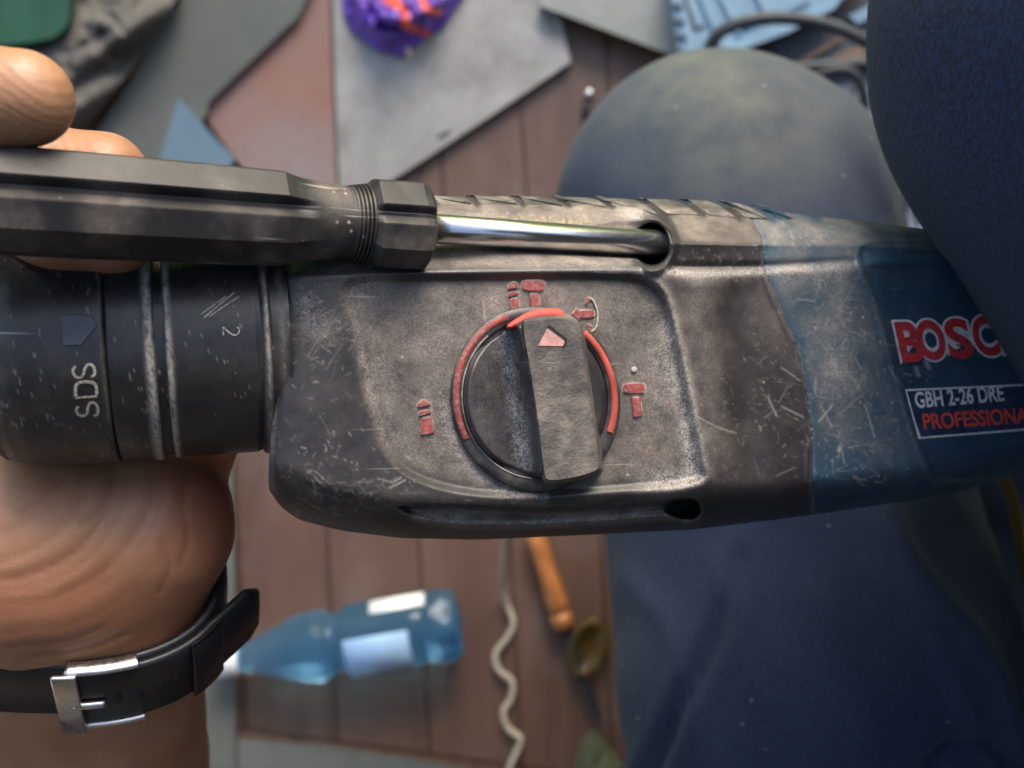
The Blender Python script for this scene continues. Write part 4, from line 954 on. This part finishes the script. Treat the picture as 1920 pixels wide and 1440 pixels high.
HV = HV + HN * ((reg * .00016 * (vnoise(np.stack([rho / 34, np.arctan2(hv - 868, hu + 60) * 2.2, hu * 0], -1), 77) - .5)))[:, None]
ruddy = np.clip(sstep(210, 400, hu) * sstep(1130, 1000, hv) * .9 + .35 * reg * sstep(1000, 1120, hv) * sstep(1240, 1180, hv) + .5 * sstep(470, 500, hv) * sstep(560, 530, hv), 0, 1) * (.6 + .6 * nz)
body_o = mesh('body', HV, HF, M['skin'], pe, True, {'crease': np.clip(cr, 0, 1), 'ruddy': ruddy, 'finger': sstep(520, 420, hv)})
# nail of the finger behind the handle
nu_, nv_ = np.meshgrid(np.linspace(0, 1, 10), np.linspace(0, 1, 8), indexing='ij')

legs = [((1640, 1950, .41), (1520, 1250, .400), .086, .0735), ((1520, 1250, .400), (1346, 404, .455), .0725, .0692), ((1346, 404, .455), (1430, 660, .86), .0700, .050),
        ((2300, 30, .21), (2800, 1200, .30), .0680, .085), ((2300, 30, .21), (2300, -150, .60), .0680, .055), ((2800, 1200, .30), (2000, 2100, .42), .085, .10),
        ((2000, 2100, .42), (1640, 1950, .41), .10, .09), ((2060, 930, .50), (2040, 1560, .47), .075, .085)]
folds_c = [((1560, 240, .470), (1612, 290, .475), .009, .009), ((1612, 290, .475), (1655, 440, .485), .009, .009)]
def legs_sd(p):
    d = None
    for a, b, ra, rb in legs:
        c = cone_sd(p, pt(*a), pt(*b), ra, rb); d = c if d is None else smin(d, c, .012)
    for a, b, ra, rb in folds_c:
        d = smin(d, cone_sd(p, pt(*a), pt(*b), ra, rb), .004)
    return d
LV, LF = surface_nets(legs_sd, np.array([-.02, -.46, .0]), np.array([.42, .24, .82]), .0040)
LV = relax(LV, LF, 4, .5); LN = vnormals(LV, LF); lu, lv, ld = proj(LV)
near = (ld > .31) & (ld < .6); disp = .006 * (fbm(LV * 14, 3, 41) - .5)
seam_d = line_d(spline([(1392, 1040), (1372, 1120), (1330, 1220), (1280, 1330), (1215, 1470)], 20), lu, lv)
disp = disp - near * (.0040 * np.exp(-(seam_d / 15) ** 2)) * np.interp(lv, [1060, 1200], [.2, 1]) + near * .0015 * np.exp(-((seam_d - 30) / 20) ** 2)
rl = line_d(spline([(1640, 962), (1668, 1030), (1730, 1120), (1800, 1200), (1850, 1290), (1880, 1400)], 24), lu, lv); disp = disp + near * .006 * np.exp(-(rl / 28) ** 2)
lp = line_d(spline([(1735, 1450), (1760, 1408), (1810, 1392), (1850, 1402), (1866, 1445)], 20), lu, lv); disp = disp - near * .007 * np.exp(-(lp / 11) ** 2)
wr_ = 1 - np.abs(2 * fbm(np.stack([LV[:, 0] * 34 + LV[:, 1] * 14, LV[:, 1] * 9 - LV[:, 0] * 5, LV[:, 2] * 12], -1), 3, 71) - 1)
disp = disp + near * (.0045 * wr_ ** 3) * np.clip(sstep(980, 1150, lv) * .7 + sstep(1480, 1600, lu) * sstep(120, 260, lv), 0, 1)
LV = LV + LN * disp[:, None]
kd_ = near * np.clip(1.15 - np.hypot((lu - 1370) / 330, (lv - 150) / 300), 0, 1) * (lv < 520) + near * .55 * np.exp(-(rl / 60) ** 2) * .3  # knee top's green light painted into the cloth colour; thigh ridge paler too
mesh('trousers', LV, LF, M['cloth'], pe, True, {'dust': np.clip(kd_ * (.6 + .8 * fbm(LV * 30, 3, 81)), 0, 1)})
# jacket of the person leaning over the work, out of view, its arm lengthened to shade the leg
def jac_sd(p):
    d = None
    for a, b, ra, rb in (((.36, -.46, .46), (.30, -.36, 1.05), .16, .18), ((.05, -.36, 1.14), (.52, -.22, 1.14), .085, .085), ((.52, -.22, 1.14), (.50, .02, .98), .075, .060),
                         ((.50, .02, .98), (.24, .06, .965), .075, .062), ((.24, .06, .965), (.105, .045, .960), .062, .052), ((.05, -.36, 1.14), (-.14, -.44, .62), .075, .06), ((-.14, -.44, .62), (-.128, -.27, .50), .06, .048)):
        c = cone_sd(p, a, b, ra, rb); d = c if d is None else smin(d, c, .04)
    return d
JV, JF = surface_nets(jac_sd, np.array([-.24, -.68, .30]), np.array([.64, .14, 1.30]), .011)
mesh('jacket', JV + vnormals(JV, JF) * (.012 * (fbm(JV * 12, 3, 50) - .5))[:, None], JF, M['jacket'], pe, True)
cable('thin yellow cord hanging in the dark at the lower right', [(1866, 880, .345), (1886, 905, .36), (1899, 940, .37), (1908, 980, .38), (1914, 1020, .39), (1925, 1080, .40), (1960, 1160, .41)], .0022, 'yellow', 'yellow_cord', None, 'cord')

# ------------------------------------------------------------------ wristwatch strap
ww = thing('wristwatch', 'black rubber watch strap with steel buckle round the bare wrist', 'watch', WC)
SA, SB, SWD, STH = .0318, .0212, .0188, .0022
def strap_pt(phi, wv_, t_):
    """phi: 0 right edge of the wrist, 90 facing the lens"""
    c, s_ = np.cos(phi), np.sin(phi); c2 = np.sign(c) * np.abs(c) ** .80; s2 = np.sign(s_) * np.abs(s_) ** .80
    nx, nf = c2 / SA, s2 / SB; l = np.hypot(nx, nf); nx, nf = nx / l, nf / l
    x = SA * c2 + t_ * nx; f_ = SB * s2 + t_ * nf
    return WC + np.asarray(x)[..., None] * EX + np.asarray(f_)[..., None] * WF + np.asarray(wv_)[..., None] * WA
def band(name, ph0, ph1, t0, wd, th_, mat, parent, n=90, shift=0.0, tail=0.0, edge=.0007):
    ph = np.linspace(R(ph0), R(ph1), n); rings = []
    cs = [(-wd / 2, t0 + edge), (-wd / 2, t0 + th_ - edge), (-wd / 2 + edge, t0 + th_), (0, t0 + th_ + .0002), (wd / 2 - edge, t0 + th_), (wd / 2, t0 + th_ - edge), (wd / 2, t0 + edge), (wd / 2 - edge, t0), (-wd / 2 + edge, t0)]
    for wv_, t_ in cs: rings.append(strap_pt(ph, np.full(n, wv_ + shift), np.full(n, t_)))
    rg_ = np.array(rings).transpose(1, 0, 2)
    if tail:
        dr = rg_[-1] - rg_[-2]; dr = dr.mean(0); dr /= np.linalg.norm(dr)
        up_ = np.cross(WA, dr); up_ *= np.sign(up_[0]) if abs(up_[0]) > 1e-6 else 1
        dr = dr + up_ * .12; dr /= np.linalg.norm(dr); c_ = rg_[-1].mean(0)
        ext = []
        for k in np.linspace(.08, 1, 14):
            sh = 1 - .28 * max(0, k - .8) / .2
            ext.append((rg_[-1] - c_) * np.array([1, 1, 1]) * sh + c_ + dr * tail * k)
        rg_ = np.concatenate([rg_, np.array(ext)])
    return loft(name, rg_, mat, parent)
band('under_strap', 372, -2 + 0, 0, SWD, STH, M['strap'], ww, 160) if False else None
band('under_strap', -190, 175, .0, SWD, STH, M['strap'], ww, 200)
st_o = band('strap_tail', 84, 24, STH, SWD, STH, M['strap'], ww, 60, tail=.014)
band('keeper_loop', 38, 20, STH * 2, SWD + .0014, .0011, M['strap'], ww, 20)
# buckle
bk = band('buckle', 86, 80, STH * 2 + .0002, SWD + .0030, .0013, M['steel'], ww, 12, edge=.0004)
for sg in (1, -1):
    band('buckle_arm', 83, 60, STH * .8, .0013, .0030, M['steel'], bk, 24, shift=sg * (SWD / 2 + .0009), edge=.0003)
ph = np.linspace(R(82), R(73), 8); pp = strap_pt(ph, np.zeros(8), np.full(8, STH * 2 + .0010)); loft('prong', tube(pp, .0009, 10), M['steel'], bk)
for a in (69, 61, 53, 46):
    q_ = []
    for k in np.linspace(0, 2 * np.pi, 16, endpoint=False):
        q_.append(strap_pt(np.array(R(a) + .030 * math.cos(k)), np.array(.0021 * math.sin(k)), np.array(STH * 2 + .00025)))
    q_ = np.array(q_); n_ = strap_pt(np.array(R(a)), np.array(0.), np.array(.001)) - strap_pt(np.array(R(a)), np.array(0.), np.array(0.)); n_ /= np.linalg.norm(n_)
    loft('strap_hole', np.stack([q_ - n_ * .001, q_]), M['hole'], st_o)
    c_ = q_.mean(0)
q_ = np.array([strap_pt(np.array(R(101) + .026 * math.cos(k)), np.array(.0018 * math.sin(k)), np.array(STH + .00025)) for k in np.linspace(0, 2 * np.pi, 16, endpoint=False)])
loft('strap_hole', np.stack([q_ - WF * .001, q_]), M['hole'], ww)
# watch case at the back of the wrist
lathe('watch_case', [(0, .001), (0, .016), (.001, .0175), (.008, .0175), (.010, .015), (.010, .001)], WC - WF * (SB - .001), -WF, M['steel'], ww, 48)
